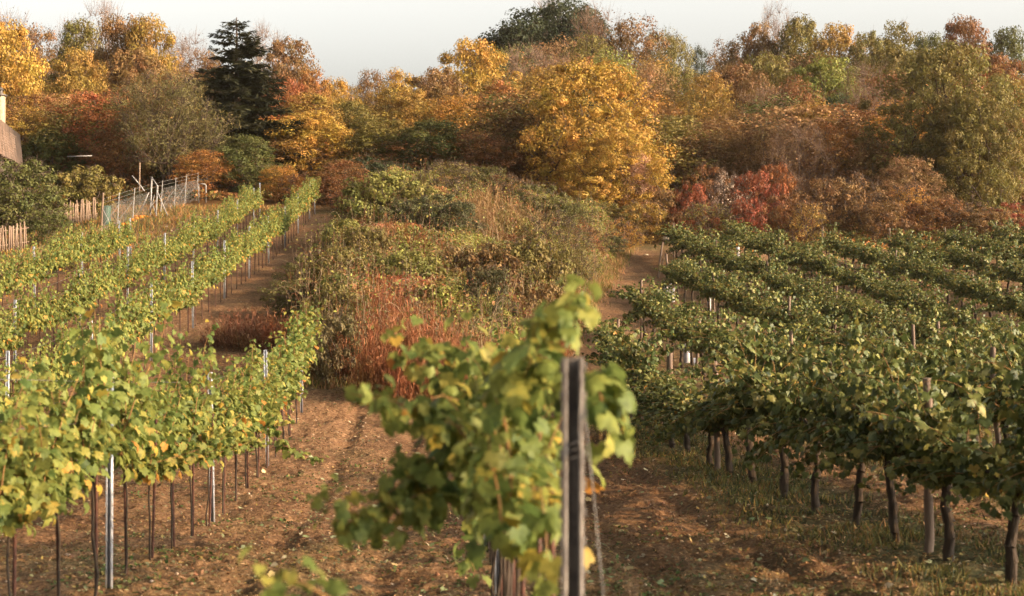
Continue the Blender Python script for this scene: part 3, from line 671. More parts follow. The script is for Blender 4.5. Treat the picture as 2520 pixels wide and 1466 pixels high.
exec(r'''
TREES = [
# skyline, over the garden side
(20,45,190,142,'bare','mauve','mauve leafless tree at the very left of the skyline'),
(105,75,150,146,'loose','brown','reddish-brown thin tree on the skyline second from the left edge'),
(185,62,120,150,'bare','mauve','purplish twiggy tree between the brown tree and the white-twigged one'),
(252,14,120,156,'bare','pale','white-twigged bare tree poking above the skyline over the golden crowns'),
(195,55,120,139,'tall','olive','small olive crown with a pointed top beneath the white-twigged tree'),
(300,52,170,134,'broad','brown','brown and gold rounded skyline crown right of the white-twigged tree'),
(365,48,150,131,'broad','mustard','mustard crown on the skyline halfway to the spruce'),
(455,92,170,150,'bare','mauve','mauve leafless tree just left of the spruce top'),
(505,130,130,140,'loose','brown','brown thin crown touching the left flank of the spruce'),
(655,75,150,150,'bare','pale','pale bare tree just right of the spruce top'),
(712,100,150,141,'broad','brown','russet-brown rounded crown on the skyline right of the spruce'),
(765,178,120,134,'broad','orange','orange-brown crown where the skyline drops right of the spruce'),
(828,200,120,138,'broad','gold','yellow-gold crown at the left side of the skyline gap'),
(915,178,105,160,'loose','brown','small dark brown crown standing up in the skyline gap'),
(868,215,90,150,'loose','mustard','low mustard crown at the bottom of the skyline gap'),
(985,178,110,150,'tall','gold','gold crown at the right side of the skyline gap'),
(1045,188,110,152,'loose','brown','brown crown between the gap and the bright golden skyline tree'),
(1165,104,190,132,'broad','gold','bright golden skyline tree below the dark green summit crowns'),
(1250,85,230,186,'broad','dark','leftmost of the dark green crowns on the summit'),
(1320,34,260,190,'broad','dark','middle dark green crown on the summit'),
(1390,12,270,192,'broad','dark','highest dark green crown on the summit'),
(1290,58,230,184,'broad','dark','dark green crown filling the gap between the left summit crowns'),
(1435,40,200,188,'broad','dark','dark green crown on the right shoulder of the summit'),
(1350,4,110,196,'bare','pale','faint bare twigs rising behind the highest summit crown'),
(1475,28,160,182,'bare','rust','rust-brown twiggy tree right of the highest summit crown'),
(1560,52,170,178,'loose','brown','brown loose crown two trees right of the summit'),
(1620,80,120,182,'loose','olive','olive loose crown on the slope of the skyline right of the summit'),
(1662,92,100,192,'loose','olive','separate olive crown standing out against the sky before the second gap'),
(1722,120,70,208,'loose','dark','tiny dark crown down in the second skyline gap'),
(1790,108,110,182,'loose','brown','brown crown climbing out of the second skyline gap'),
(1858,66,140,172,'broad','brown','brown-green skyline crown below the white twigs on the right'),
(1905,22,110,182,'bare','pale','white bare twigs above the skyline on the right'),
(1972,52,160,168,'broad','olive','olive rounded skyline crown right of the white twigs'),
(2062,68,160,160,'broad','mustard','olive-gold skyline crown in the middle of the right wood'),
(2135,88,120,156,'broad','olive','lower olive crown in the middle of the right skyline'),
(2215,66,150,166,'broad','olive','green-gold skyline crown left of the russet one'),
(2285,90,120,160,'tall','green','green pointed skyline crown next to the russet one'),
(2365,54,170,172,'broad','rust','russet skyline crown above the great olive tree'),
(2478,76,130,176,'broad','green','green crown at the right end of the skyline'),
(2450,140,170,142,'broad','rust','russet crown below the green one at the right end'),
(2390,190,150,128,'loose','red','red-orange crown behind the shoulder of the great olive tree'),
(2500,205,150,118,'broad','mustard','mustard crown at the right edge beside the great olive tree'),
(2510,280,130,106,'loose','brown','brown thin tree low at the right edge'),
# second tier, garden side
(25,66,190,108,'broad','gold','large golden tree filling the upper left corner'),
(95,235,160,104,'loose','rust','rusty thin tree below the large golden corner tree'),
(195,128,150,118,'broad','mustard','mustard tree between the corner gold tree and the willow'),
(330,130,190,121,'broad','brown','brown-gold tree behind the willow'),
(440,180,150,116,'loose','brown','brown thin tree between willow and spruce'),
(235,228,230,96,'loose','red','red-orange tree left of the willow'),
(305,300,150,92,'loose','rust','rust-red lower tree tucked against the left of the willow'),
(410,186,250,91,'willow','willow','grey-green fine-leaved willow with a forked trunk behind the mesh fence'),
(582,42,440,98,'spruce','spruce','tall dark spruce rising among the autumn trees'),
(508,372,140,88,'loose','orange','small orange tree at the end of the mesh fence'),
(60,268,170,96,'loose','mustard','mustard-leaved tree rising right behind the shingled roof'),
(130,320,140,94,'broad','green','pale green crown between the roof and the red-orange tree'),
(600,338,170,90,'broad','green','dark green rounded tree at the foot of the spruce'),
(675,300,140,100,'broad','olive','olive tree at the right foot of the spruce'),
(700,196,150,122,'broad','red','red tree glowing behind the right branches of the spruce'),
(765,278,170,98,'broad','gold','gold tree with a bulging crown above the end of the long vine row'),
(690,410,110,86,'loose','amber','amber small tree just behind the end of the long vine row'),
(770,235,150,116,'tall','mustard','mustard tree behind the bulging gold tree'),
(860,255,160,120,'broad','olive','olive-brown tree right below the skyline gap'),
(850,395,130,84,'loose','rust','rusty sapling thicket tree at the top of the bare strip'),
(945,225,150,128,'loose','mustard','dull mustard tree under the small dark skyline crown'),
(1010,225,160,122,'broad','mustard','mustard crown right of the dull mustard tree'),
(1075,175,150,126,'broad','brown','brown-gold crown left of the bright golden skyline tree'),
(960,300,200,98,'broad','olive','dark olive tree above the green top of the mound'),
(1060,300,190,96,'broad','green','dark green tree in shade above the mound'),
(1130,240,200,106,'loose','amber','amber loose tree in the middle of the wood'),
(1180,330,170,94,'loose','rust','rusty loose tree above the mound beside the dark green one'),
(1225,205,160,114,'loose','orange','orange-brown loose tree left of the great golden tree'),
(1300,125,200,144,'bare','tan','tan twiggy tree under the summit crowns'),
(1380,150,170,140,'bare','tan','second tan twiggy tree under the summit crowns'),
(1450,95,150,146,'loose','olive','olive loose tree right below the summit'),
(1510,130,170,136,'loose','ygreen','yellow-green tree behind the top of the great golden tree'),
(1350,170,190,118,'broad','mustard','mustard tree beside the top of the great golden tree'),
(1260,290,180,98,'broad','brown','brown-green tree left of the foot of the great golden tree'),
(1330,330,150,94,'loose','rust','rust-coloured tree close against the left of the great golden tree'),
(1450,160,370,94,'big','gold','great golden tree leaning to the sun above the path'),
(1520,330,230,88,'big','gold','lower amber crown of the great golden clump by the path'),
(1600,165,150,130,'loose','tan','tan loose tree behind the right shoulder of the great golden tree'),
(1585,290,110,97,'loose','pink','pinkish pale-leaved thin tree at the right edge of the golden clump'),
(1565,380,110,88,'loose','pink','low pinkish thin tree at the right edge of the golden clump'),
# second tier, right wood
(1665,170,160,140,'loose','olive','olive loose tree under the tiny dark crown in the gap'),
(1735,185,170,118,'loose','mustard','gold-flecked loose tree near the second skyline gap'),
(1665,290,170,106,'broad','olive','dark olive tree right of the pinkish thin tree'),
(1760,300,180,100,'loose','brown','dark brown tree in shade above the red shrubs'),
(1810,165,170,128,'broad','brown','brown-green tree right of the gold-flecked one'),
(1890,140,170,134,'broad','olive','olive crown in the upper middle of the right wood'),
(1880,225,170,116,'bare','tan','pale-stemmed bare birch in the middle of the right wood'),
(1960,200,160,118,'loose','rust','rust-pink tree right of the pale birch'),
(2030,150,190,130,'broad','ygreen','green-gold tree under the skyline in the right wood'),
(1990,258,150,106,'tall','mustard','bright mustard narrow tree in the middle of the right wood'),
(2065,240,120,112,'broad','teal','small blue-green tree beside the bundle of bare stems'),
(2130,165,140,112,'bare','rust','tight bundle of bare brown stems left of the great olive tree'),
(2180,180,150,122,'loose','rust','rusty crown between the bare stems and the great olive tree'),
(2200,120,150,134,'broad','olive','olive crown above the bundle of bare stems'),
(1880,320,190,96,'loose','brown','brown loose tree above the red shrubs'),
(1960,310,170,92,'bare','tan','tan twiggy tree with upright stems right of the red shrubs'),
(2050,300,170,94,'loose','orange','orange-leaved thin tree in front of the bare stems'),
(2140,350,150,92,'loose','brown','brown low tree under the bundle of bare stems'),
(2240,390,150,87,'loose','tan','tan-orange small tree left of the great olive trunk'),
(2330,118,340,93,'big','olive','great olive-gold tree with spreading limbs'),
(2390,240,260,90,'big',(.175,.135,.035),'sunlit right half of the great olive-gold tree clump'),
]
SHRUBS = [
# below the fence and the roof
(60,395,230,70,'bush','green','big green shrub below the shingled roof'),
(10,430,200,69,'bush','green','dark green shrub at the left edge above the pickets'),
(150,425,180,79,'leafybush','olive','olive leafy shrub between roof and water butt'),
(225,410,140,80,'leafybush','olive','tall olive shrub beside the green water butt'),
(120,520,110,66,'bush','green','small green shrub sprawling over the pickets'),
(100,480,130,72,'bush','green','green shrub in front of the picket fence'),
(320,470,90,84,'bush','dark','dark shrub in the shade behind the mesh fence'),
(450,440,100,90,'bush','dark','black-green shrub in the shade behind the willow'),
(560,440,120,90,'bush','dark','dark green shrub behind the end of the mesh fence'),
(640,410,140,88,'bush','green','green shrub at the foot of the spruce'),
(730,430,110,85,'twiggy','orange','orange shrub just above the end of the long vine row'),
(800,440,110,84,'bush','rust','rust shrub at the upper end of the bare strip'),
(845,470,90,80,'twiggy','red','red-orange shrub where the bare strip meets the mound'),
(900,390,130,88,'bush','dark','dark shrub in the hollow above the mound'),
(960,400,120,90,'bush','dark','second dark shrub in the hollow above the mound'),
# red shrubs at the edge of the right wood
(1640,470,110,84,'bush','brown','brown shrub between the golden clump and the red shrubs'),
(1700,455,110,84,'bush','crimson','leftmost crimson shrub at the edge of the right wood'),
(1745,410,120,90,'bush','rust','dusky rust shrub above the crimson ones'),
(1790,425,110,86,'twiggy','pale','pale silvery shrub among the crimson ones'),
(1850,425,110,86,'bush','crimson','brightest crimson shrub right of the silvery one'),
(1905,405,110,90,'bush','red','tall red shrub behind the brightest crimson one'),
(1835,490,100,81,'bush','crimson','small crimson shrub in front of the silvery one'),
(1740,500,130,81,'twiggy','olive','olive tangled shrub in front of the crimson ones'),
(1930,480,140,82,'bush','rust','rust shrub right of the small crimson one'),
(1990,500,110,80,'twiggy','mustard','mustard twiggy shrub behind the wooden posts'),
(2050,440,150,84,'bush','brown','brown shrub behind the fourth dark green row'),
(2120,430,150,85,'twiggy','brown','twiggy brown shrub behind the vine rows'),
(2180,500,130,82,'bush','brown','dull brown shrub close behind the vine rows'),
(2240,460,130,84,'twiggy','amber','amber twiggy shrub left of the great olive tree'),
(2300,490,150,83,'bush','rust','rust shrub at the foot of the great olive tree'),
(2390,500,150,83,'twiggy','brown','brown brambly shrub at the foot of the great olive tree'),
(2500,500,120,82,'bush','crimson','dark crimson shrub at the right edge above the vines'),
(2440,520,120,81,'bush','brown','brown shrub beside the dark crimson one'),
(1580,500,120,82,'bush','mustard','mustard shrub at the foot of the golden clump'),
(1500,500,130,82,'bush','olive','olive shrub at the foot of the golden clump'),
(1530,540,110,78,'twiggy','amber','amber shrub spilling onto the path top'),
]
for t in TREES: plant(*t)
for t in SHRUBS: plant(*t)
''')
# mound vegetation: placed by the photo point of its foot
def mplant(px, foot, top, w, proto, col, label):
    c_ = np.array(C_[col] if isinstance(col, str) else col); w *= 1.12
    col = tuple(c_ * .62 + np.array([.13, .095, .035]) * .38) if proto != 'weed' else tuple(c_ * .85 + np.array([.13, .095, .035]) * .15)
    X, Y = hit(px, foot, .0)
    if px > 1385: px -= 22
    plant(px, top, w, Y, proto, col, label, sink=.05)
MOUND = [
(960,560,425,170,'leafybush','ygreen','yellow-green tall shrub crowning the left shoulder of the mound'),
(900,560,450,110,'leafybush','ygreen','yellow-green shrub at the left end of the mound top'),
(1040,560,455,130,'leafybush','lime','pale green shrub beside the crowning one'),
(1075,590,480,140,'bush','teal','blue-green rounded shrub on the mound top'),
(1010,590,490,110,'bush','teal','smaller blue-green shrub on the mound top'),
(1130,600,500,110,'bush','teal','lower blue-green shrub running into rusty grass'),
(1100,500,400,150,'twiggy','olive','olive twiggy shrub along the crest of the mound'),
(1180,500,410,130,'bush','green','green shrub along the crest of the mound'),
(1250,520,430,130,'twiggy','rust','rusty twiggy shrub along the crest of the mound'),
(1215,590,460,110,'weed','straw','tall tan grass tuft in the middle of the mound top'),
(1180,600,480,90,'weed','straw','tan grass tuft left of the tall one'),
(1290,600,500,110,'weed','straw','tan grass tuft right of the tall one'),
(1330,570,455,130,'bush','green','dark green shrub on the right shoulder of the mound'),
(1410,590,500,120,'bush','green','round green shrub under the golden clump'),
(1390,660,530,130,'twiggy','olive','olive brush on the right flank of the mound'),
(1450,650,560,120,'twiggy','rust','rusty brush beside the upper path'),
(1515,640,580,90,'bush','teal','grey-green low shrub at the upper path'),
(1440,720,620,110,'twiggy','olive','olive brush bulging over the path'),
(1425,790,700,90,'weed','weed','red-brown weed clump on the path side'),
(1400,730,600,110,'bush','olive','olive shrub low on the right flank'),
(850,640,540,120,'leafybush','ygreen','yellow-green shrub beside the top of the bare strip'),
(900,680,560,140,'leafybush','olive','olive leafy shrub on the left flank of the mound'),
(980,650,540,120,'weed','weed','rust-red weed patch near the mound shoulder'),
(1050,660,570,120,'weed','weed','rust-red weed patch below the blue-green shrubs'),
(830,720,610,130,'leafybush','olive','yellow-flecked olive shrub lower on the left flank'),
(760,720,630,110,'bush','green','green shrub reaching onto the bare strip'),
(710,780,690,110,'bush','green','small green shrub low beside the bare strip'),
(1000,740,620,160,'leafybush','ygreen','yellow-green mass in the middle of the mound'),
(1120,740,610,150,'leafybush','brown','brown-green leafy shrub in the middle of the mound'),
(1210,750,600,160,'leafybush','brown','tall brown-green shrub right of the middle of the mound'),
(1300,770,590,160,'leafybush','olive','olive shrub behind the tall vine canes'),
(1200,840,660,120,'bush','dark','dark shrub with a shaded hollow'),
(1090,830,740,170,'bush','green','low green thicket in the middle of the mound'),
(1330,850,700,140,'leafybush','brown','brown-green shrub directly behind the tall vine canes'),
(1350,890,780,100,'weed','weed','rusty weed clump behind the channel post'),
(1270,950,830,130,'weed','weed','rusty weed clump behind the middle vine row'),
(820,860,700,120,'leafybush','olive','pale-leaved shrub above the dark one'),
(830,950,770,130,'leafybush',(.13,.10,.045),'dark shrub with pale leaves at the foot of the mound'),
(780,930,800,100,'bush','brown','brown-green shrub behind the end of the broad vine row'),
(900,760,660,110,'weed','weed','red weed plume on the left flank'),
(940,860,690,110,'weed','weed','tall red-brown weed plume above the weed bank'),
(930,980,820,120,'weed','weed','red-brown weed bank, left clump at the lane end'),
(1000,990,790,130,'weed','weed','red-brown weed bank, middle clump at the lane end'),
(1070,985,800,120,'weed','weed','red-brown weed bank, right clump at the lane end'),
(970,930,760,120,'weed','weed','red-brown weed bank, rear clump at the lane end'),
(885,940,770,130,'weed','weed','red-brown weed bank, far left clump beside the dark shrub'),
(1040,930,740,140,'weed','weed','tall red-brown weeds rising at the back of the weed bank'),
(1120,960,810,110,'weed','weed','red-brown weeds hidden partly by the middle vine row'),
(560,850,770,110,'weed',(.2,.08,.045),'dull red weed clump spread on the bare strip, left side'),
(620,860,760,120,'weed',(.2,.08,.045),'dull red weed clump spread on the bare strip, right side'),
(680,850,770,110,'weed','weed','rust weed clump joining the bare strip to the mound'),
(1150,890,800,130,'weed','straw','straw-coloured weeds at the right of the weed bank'),
]
for t in MOUND: mplant(*t)

# ------------------------------------------------------------------ masses nobody could count
def undergrowth():
    rng = np.random.default_rng(3); g = Geo(); n = 330000
    y = 33.5 + 55 * rng.random(n) ** 1.25; xl, xr = np.interp(y, *MXL), np.interp(y, *MXR)
    x = xl - .4 + (xr - xl + .5) * rng.random(n); keep = (mound(x, y) > .06 * rng.random(n)); x, y = x[keep], y[keep]; n = len(x)
    lump = fbm(x * .55, y * .45, 21, 3); hgt = (.2 + 1.9 * np.clip(lump - .25, 0, 1)) * np.sqrt(np.clip(mound(x, y), 0, 1))
    z = G(x, y) + hgt * (1 - .45 * rng.random(n) ** 2)
    t1, t2 = fbm(x * .33, y * .28, 31, 3), fbm(x * .6, y * .5, 41, 3)
    pal = np.array([C_['ygreen'], C_['olive'], C_['green'], C_['brown'], C_['weed'], C_['rust'], C_['tan']])
    k = np.where(t1 > .66, np.where(t2 > .5, 4, 3), np.where(t1 > .56, np.where(t2 > .52, 1, 3), np.where(t2 > .5, 0, 2)))
    mix = rng.random(n) < .25; k = np.where(mix, rng.integers(0, 7, n), k)
    pos = np.stack([x, y, z], -1)
    leaves(g, LEAF, pos, rng.normal(size=(n, 3)) * .55 + [0, -.25, .75], rng.normal(size=(n, 3)) + [0, 0, -.2], rng.uniform(.05, .125, n), rng.beta(2, 2, n), pal[k])
    mass('undergrowth', g.mesh('undergrowth', M_TINT, use_tint=True), 'stuff', 'tangled green and rusty undergrowth covering the mound', 'undergrowth')
undergrowth()
def brambles():                                              # arching canes and dead stalks sticking out of the thicket
    rng = np.random.default_rng(33); g = Geo(); n = 2600
    y = 34 + 50 * rng.random(n) ** 1.3; xl, xr = np.interp(y, *MXL), np.interp(y, *MXR); x = xl + (xr - xl) * rng.random(n)
    a = rng.uniform(0, 6.28, n); L = rng.uniform(.4, 1.5, n); up = rng.uniform(.6, 1.5, n); arch = rng.random(n) < .55
    P = np.stack([x, y, G(x, y)], -1); col = np.array([(.20, .12, .07), (.26, .17, .10), (.22, .08, .04), (.12, .09, .05), (.34, .25, .15)])[rng.integers(0, 5, n)]
    for j in range(6):
        s0, s1 = j / 6, (j + 1) / 6
        def at(s): return P + np.stack([np.cos(a) * L * s * np.where(arch, 1, .25), np.sin(a) * L * s * np.where(arch, 1, .25), up * (np.where(arch, 2.1 * s - 1.5 * s * s, s * 1.05)) * 1.15 + .15], -1)
        V, Fc = tubes(at(s0), at(s1), .009 * (1 - .7 * s0), .009 * (1 - .7 * s1), 3); g.add(V, Fc, .5, np.repeat(col, 6, 0))
        if j > 1:
            k = rng.random(n) < .75; q = k.sum(); pos = at(s1)[k] + rng.normal(size=(q, 3)) * .04
            leaves(g, LEAF, pos, rng.normal(size=(q, 3)) * .6 + [0, 0, .7], rng.normal(size=(q, 3)), rng.uniform(.05, .14, q), rng.beta(2, 2, q), np.array([C_['ygreen'], C_['olive'], C_['green'], C_['brown'], C_['green']])[rng.integers(0, 5, q)])
    mass('bramble_tangle', g.mesh('brambles', M_TINT, use_tint=True), 'stuff', 'arching bramble canes and dead stalks sticking out of the mound', 'brambles')
brambles()
def wood_fill():                                             # the far wood behind and between the single trees
    rng = np.random.default_rng(8); g = Geo(); gt = Geo()
    sky_x = [-200, 0, 420, 520, 740, 860, 960, 1130, 1250, 1400, 1600, 1710, 1860, 2300, 2400, 2520, 2800]
    sky_y = [90, 100, 110, 130, 190, 235, 230, 150, 90, 60, 110, 170, 110, 110, 100, 130, 100]
    cols = ['mustard', 'brown', 'rust', 'olive', 'amber', 'tan', 'green', 'brown']
    for Y, n in ((100, 22), (112, 24), (126, 24), (142, 26), (160, 26), (182, 26)):
        for i in range(n):
            px = -150 + (i + rng.random()) / n * 2850; top = np.interp(px, sky_x, sky_y) + 25 + rng.random() * 40 + (175 - Y) * 1.6 * (Y < 150)
            yy = Y + rng.uniform(-5, 5); X = (px - 1260) / F * yy; z0 = float(G(X, yy)); h = EYE + (733 - top) / F * yy - z0
            if h < 2.5: continue
            kind = ['broad', 'loose', 'broad', 'tall'][rng.integers(4)]; P_ = PROTO[kind][rng.integers(3)]
            col = np.array(C_[cols[rng.integers(len(cols))]]) * rng.uniform(.8, 1.1)
            a = rng.uniform(0, 6.28); s = rng.uniform(.85, 1.15) * 1.3; ca, sa = math.cos(a) * s, math.sin(a) * s
            M3 = np.array([[ca, -sa, 0], [sa, ca, 0], [0, 0, h / P_[2]]])
            for src, dst, tint in ((P_[4], g, col), (P_[5], gt, np.array([.07, .05, .035]))):
                V = np.concatenate(src.V); 
                if dst is g: V = V.reshape(-1, 4, 3)[::3].reshape(-1, 3); Fc = np.concatenate([np.arange(len(V)).reshape(-1, 4)[:, [0, 1, 2]], np.arange(len(V)).reshape(-1, 4)[:, [0, 2, 3]]]); r = np.concatenate(src.rnd).reshape(-1, 4)[::3].ravel()
                else: V = src.V[0]; Fc = src.F[0]; r = .5
                dst.add(V @ M3.T * 1.0 + [X, yy, z0], Fc, r, tint)
    mass('woodland_foliage', g.mesh('woodland', M_TINT, use_tint=True), 'stuff', 'mixed autumn foliage of the far wood on the hillside', 'woodland')
    mass('woodland_branches', gt.mesh('woodland_branches', M_TINT, use_tint=True), 'stuff', 'dark trunks and branches inside the far wood', 'woodland')
wood_fill()
def edge_brush():                                            # low brush and leaf litter at the wood's edge and garden
    rng = np.random.default_rng(9); g = Geo(); n = 90000
    y = 78 + 26 * rng.random(n) ** 1.2; x = rng.uniform(-.42, .42, n) * y
    okm = (x > -9.2) | (y > 84) | (x < -24); okm &= ~((x > np.interp(y, *MXR)) & (x < 11) & (y < 84)); okm &= mound(x, y) < .2
    x, y = x[okm], y[okm]; n = len(x)
    h = (.05 + 1.5 * np.clip(fbm(x * .4, y * .4, 51, 3) - .3, 0, 1)) * sstep(77, 84, y)
    pal = np.array([C_['rust'], C_['brown'], C_['olive'], C_['orange'], C_['dark'], C_['tan']])
    k = np.clip((fbm(x * .25, y * .25, 61, 3) * 9 - 1.8).astype(int), 0, 5); k = np.where(rng.random(n) < .3, rng.integers(0, 6, n), k)
    leaves(g, LEAF, np.stack([x, y, G(x, y) + h * (1 - .6 * rng.random(n) ** 2)], -1), rng.normal(size=(n, 3)) * .6 + [0, -.3, .7], rng.normal(size=(n, 3)), rng.uniform(.1, .22, n), rng.beta(2, 2, n), pal[k])
    mass('brushwood', g.mesh('brushwood', M_TINT, use_tint=True), 'stuff', 'low rusty brush along the foot of the wood', 'brush')
edge_brush()
def blades(name, x, y, h, pal, seed, label, lean=.45, wd=.006):
    rng = np.random.default_rng(seed); n = len(x); g = Geo()
    b = np.stack([x, y, Gf(x, y) - .01], -1); a = rng.uniform(0, 6.28, n); s = np.stack([np.cos(a), np.sin(a), 0 * a], -1) * (wd * (1 + np.hypot(x, y) / 22) * rng.uniform(.6, 1.3, n))[:, None]
    hh = h * rng.uniform(.5, 1.3, n); t = b + np.stack([rng.normal(size=n) * lean * hh, rng.normal(size=n) * lean * hh, hh], -1)
    V = np.stack([b - s, b + s, t], 1).reshape(-1, 3); Fc = np.arange(3 * n).reshape(-1, 3)
    g.add(V, Fc, np.repeat(rng.beta(2, 2, n), 3), np.repeat(np.array(pal)[rng.integers(0, len(pal), n)], 3, 0))
    mass(name, g.mesh(name, M_TINT, use_tint=True), 'stuff', label, 'grass')
rng = np.random.default_rng(4)
n = 70000; y = 8 + 26 * rng.random(n) ** 1.3; r_ = rng.integers(0, 3, n); x = np.array([5.5, 8.8, 12.6])[r_] - .1 * y + rng.normal(size=n) * .55
k = fbm(x * 1.4, y * 1.4, 71, 2) > .40; x, y = x[k], y[k]
blades('grass', x, y, .10, [C_['green'], C_['olive'], C_['green'], C_['dark'], C_['dark'], C_['brown']], 5, 'rough green and straw grass under the dark green rows')
n = 30000; y = np.concatenate([32 + 4 * rng.random(n // 3), 36 + 44 * rng.random(n - n // 3)]); x = np.concatenate([-5.2 + 7.5 * rng.random(n // 3), np.interp(y[n // 3:], *MXR) + rng.normal(size=n - n // 3) * .3 - .2])
blades('tall_grass', x, y, .22, [C_['olive'], C_['straw'], C_['green'], C_['tan']], 6, 'tufty grass along the foot of the mound and the path', .35)
n = 26000; y = 56 + 27 * rng.random(n); x = -9 - .0457 * y - rng.random(n) * 22 * 1.0; k = x < -13.8 - .0457 * y + (y > 78) * 4; x, y = x[k], y[k]
blades('garden_grass', x, y, .22, [C_['olive'], C_['straw'], C_['green'], C_['orange']], 7, 'dry grass around the garden fence', .35)
def litter():
    rng = np.random.default_rng(14); g = Geo(); n = 110000
    y = 6 + 36 * rng.random(n) ** 1.35; x = rng.uniform(-.42, .42, n) * y; z = Gf(x, y) + .006
    straw = rng.random(n) < .62; pos = np.stack([x, y, z], -1)
    pal = np.array([(.46, .28, .14), (.36, .2, .09), (.30, .16, .07), (.5, .35, .2), (.2, .11, .05)])
    m = straw; q = m.sum(); leaves(g, NARROW, pos[m], rng.normal(size=(q, 3)) * .25 + [0, 0, 1], rng.normal(size=(q, 3)) * [1, 1, .35], rng.uniform(.03, .09, q), rng.beta(2, 2, q), .8 * pal[rng.integers(0, 5, q)])
    pal = np.array([(.30, .17, .08), (.22, .11, .05), (.34, .33, .17), (.42, .3, .1), (.2, .22, .12)])
    m = ~straw; q = m.sum(); leaves(g, LEAF, pos[m] + [0, 0, .01], rng.normal(size=(q, 3)) * .4 + [0, 0, 1], rng.normal(size=(q, 3)), rng.uniform(.02, .055, q), rng.beta(2, 2, q), .62 * pal[rng.integers(0, 5, q)])
    mass('leaf_litter', g.mesh('leaf_litter', M_TINT, use_tint=True), 'stuff', 'straw and fallen leaves strewn over the brown soil', 'litter')
    g = Geo(); n = 5200; y = 6 + 27 * rng.random(n) ** 1.2; x = rng.uniform(-.4, .4, n) * y; k = fbm(x * .55, y * .55, 81, 2) > .56; x, y = x[k], y[k]; q0 = len(x)
    x = np.repeat(x, 7) + rng.normal(size=q0 * 7) * .05; y = np.repeat(y, 7) + rng.normal(size=q0 * 7) * .05; q = len(x)
    leaves(g, LEAF, np.stack([x, y, Gf(x, y) + .012], -1), rng.normal(size=(q, 3)) * .45 + [0, 0, 1], rng.normal(size=(q, 3)) + [0, 0, .5], rng.uniform(.02, .06, q), rng.beta(2, 2, q), np.array([(.07, .11, .03), (.10, .12, .04), (.14, .13, .05)])[rng.integers(0, 3, q)])
    mass('lane_weeds', g.mesh('lane_weeds', M_TINT, use_tint=True), 'stuff', 'small green weeds in patches on the soil of the lanes', 'weeds')
    g = Geo(); n = 5200; y = 6 + 60 * rng.random(n) ** 1.3; x = rng.uniform(-.4, .4, n) * y
    O = np.array([[1, 0, 0], [0, 1, 0], [-1, 0, 0], [0, -1, 0], [0, 0, .8], [0, 0, -.6]]); Fo = np.array([[0, 1, 4], [1, 2, 4], [2, 3, 4], [3, 0, 4], [1, 0, 5], [2, 1, 5], [3, 2, 5], [0, 3, 5]])
    V = O[None] * rng.uniform(.5, 1.2, (n, 6, 1)) * rng.uniform(.008, .032, (n, 1, 1)) + np.stack([x, y, Gf(x, y) + .005], -1)[:, None]
    g.add(V.reshape(-1, 3), (Fo[None] + (np.arange(n) * 6)[:, None, None]).reshape(-1, 3), .5, np.repeat(np.array([(.5, .38, .27), (.36, .22, .13), (.28, .15, .08)])[rng.integers(0, 3, n)], 6, 0))
    mass('pebbles', g.mesh('pebbles', M_TINT, use_tint=True), 'stuff', 'small pale stones and clods on the soil', 'pebbles')
    g = Geo(); n = 420; y = 9 + 22 * rng.random(n); x = rng.uniform(-.2, .36, n) * y; q = n
    leaves(g, GRAPE, np.stack([x, y, Gf(x, y) + .03], -1), rng.normal(size=(q, 3)) * .35 + [0, 0, 1], rng.normal(size=(q, 3)), rng.uniform(.045, .09, q), rng.random(q), np.array([(.30, .33, .2), (.42, .33, .16), (.2, .25, .12), (.45, .4, .28)])[rng.integers(0, 4, q)])
    mass('fallen_vine_leaves', g.mesh('fallen_vine_leaves', M_TINT, use_tint=True), 'stuff', 'pale fallen vine leaves lying in the lanes', 'leaves')
litter()

# ------------------------------------------------------------------ hut, fences, garden things
def prism(pts_bottom, pts_top):
    n = len(pts_bottom); V = np.array(list(pts_bottom) + list(pts_top), float)
    g = Geo(); g.add(V, np.array([[i, (i + 1) % n, n + (i + 1) % n, n + i] for i in range(n)])); g.add(np.array(pts_top, float), np.array([list(range(n))])); g.add(np.array(pts_bottom, float), np.array([list(range(n))[::-1]]))
    return g
A_, B_ = W(0, 294, 70), W(48, 331, 76.4)                      # ridge, far end second
E1, E2 = W(0, 381, 70), W(57, 408, 75.8)                      # eave
ax = B_ - A_; ax[2] = 0; L_ = np.linalg.norm(ax); ax /= L_; near = A_ - ax * 5; nearE = E1 - ax * 5
base = np.array([A_[0], A_[1], float(G(A_[0], A_[1]))])
hut = empty('garden_hut', base, 'old hut with a steep wood-shingled roof at the left edge', 'hut')
def sh(p): return np.asarray(p, float) - base
g = Geo(); rows = 13; rngh = np.random.default_rng(2)
a0, b0, a1, b1 = near, B_, nearE, E2
nrml = nrm(np.cross(b0 - a0, a1 - a0)); nrml = nrml if nrml[0] > 0 or nrml[1] < 0 else -nrml
for r in range(rows):
    v0, v1 = r / rows, (r + 1.25) / rows; m = 46
    for c in range(m):
        u0, u1 = (c + .04 + (r % 2) * .4) / (m + .5), (c + .96 + (r % 2) * .4) / (m + .5)
        def q(u, v, d): return a0 + (b0 - a0) * u + (a1 - a0) * v * (1 - u) + (b1 - b0) * v * u + nrml * d
        v1j = v1 + rngh.uniform(-.02, .03); lift = .045 + rngh.uniform(0, .02)
        P_ = [q(u0, v0, .02), q(u1, v0, .02), q(u1, v1j, lift), q(u0, v1j, lift)]; Q_ = [p - nrml * .018 for p in P_]
        V = np.array([sh(p) for p in P_ + Q_]); g.add(V, np.array([[0, 1, 2, 3], [7, 6, 5, 4], [0, 4, 5, 1], [1, 5, 6, 2], [2, 6, 7, 3], [3, 7, 4, 0]]))
part('shingle_roof', g.mesh('shingle_roof', M_ROOF), hut)
left = np.array([-ax[1], ax[0], 0.0]); left = left if left[0] < 0 else -left
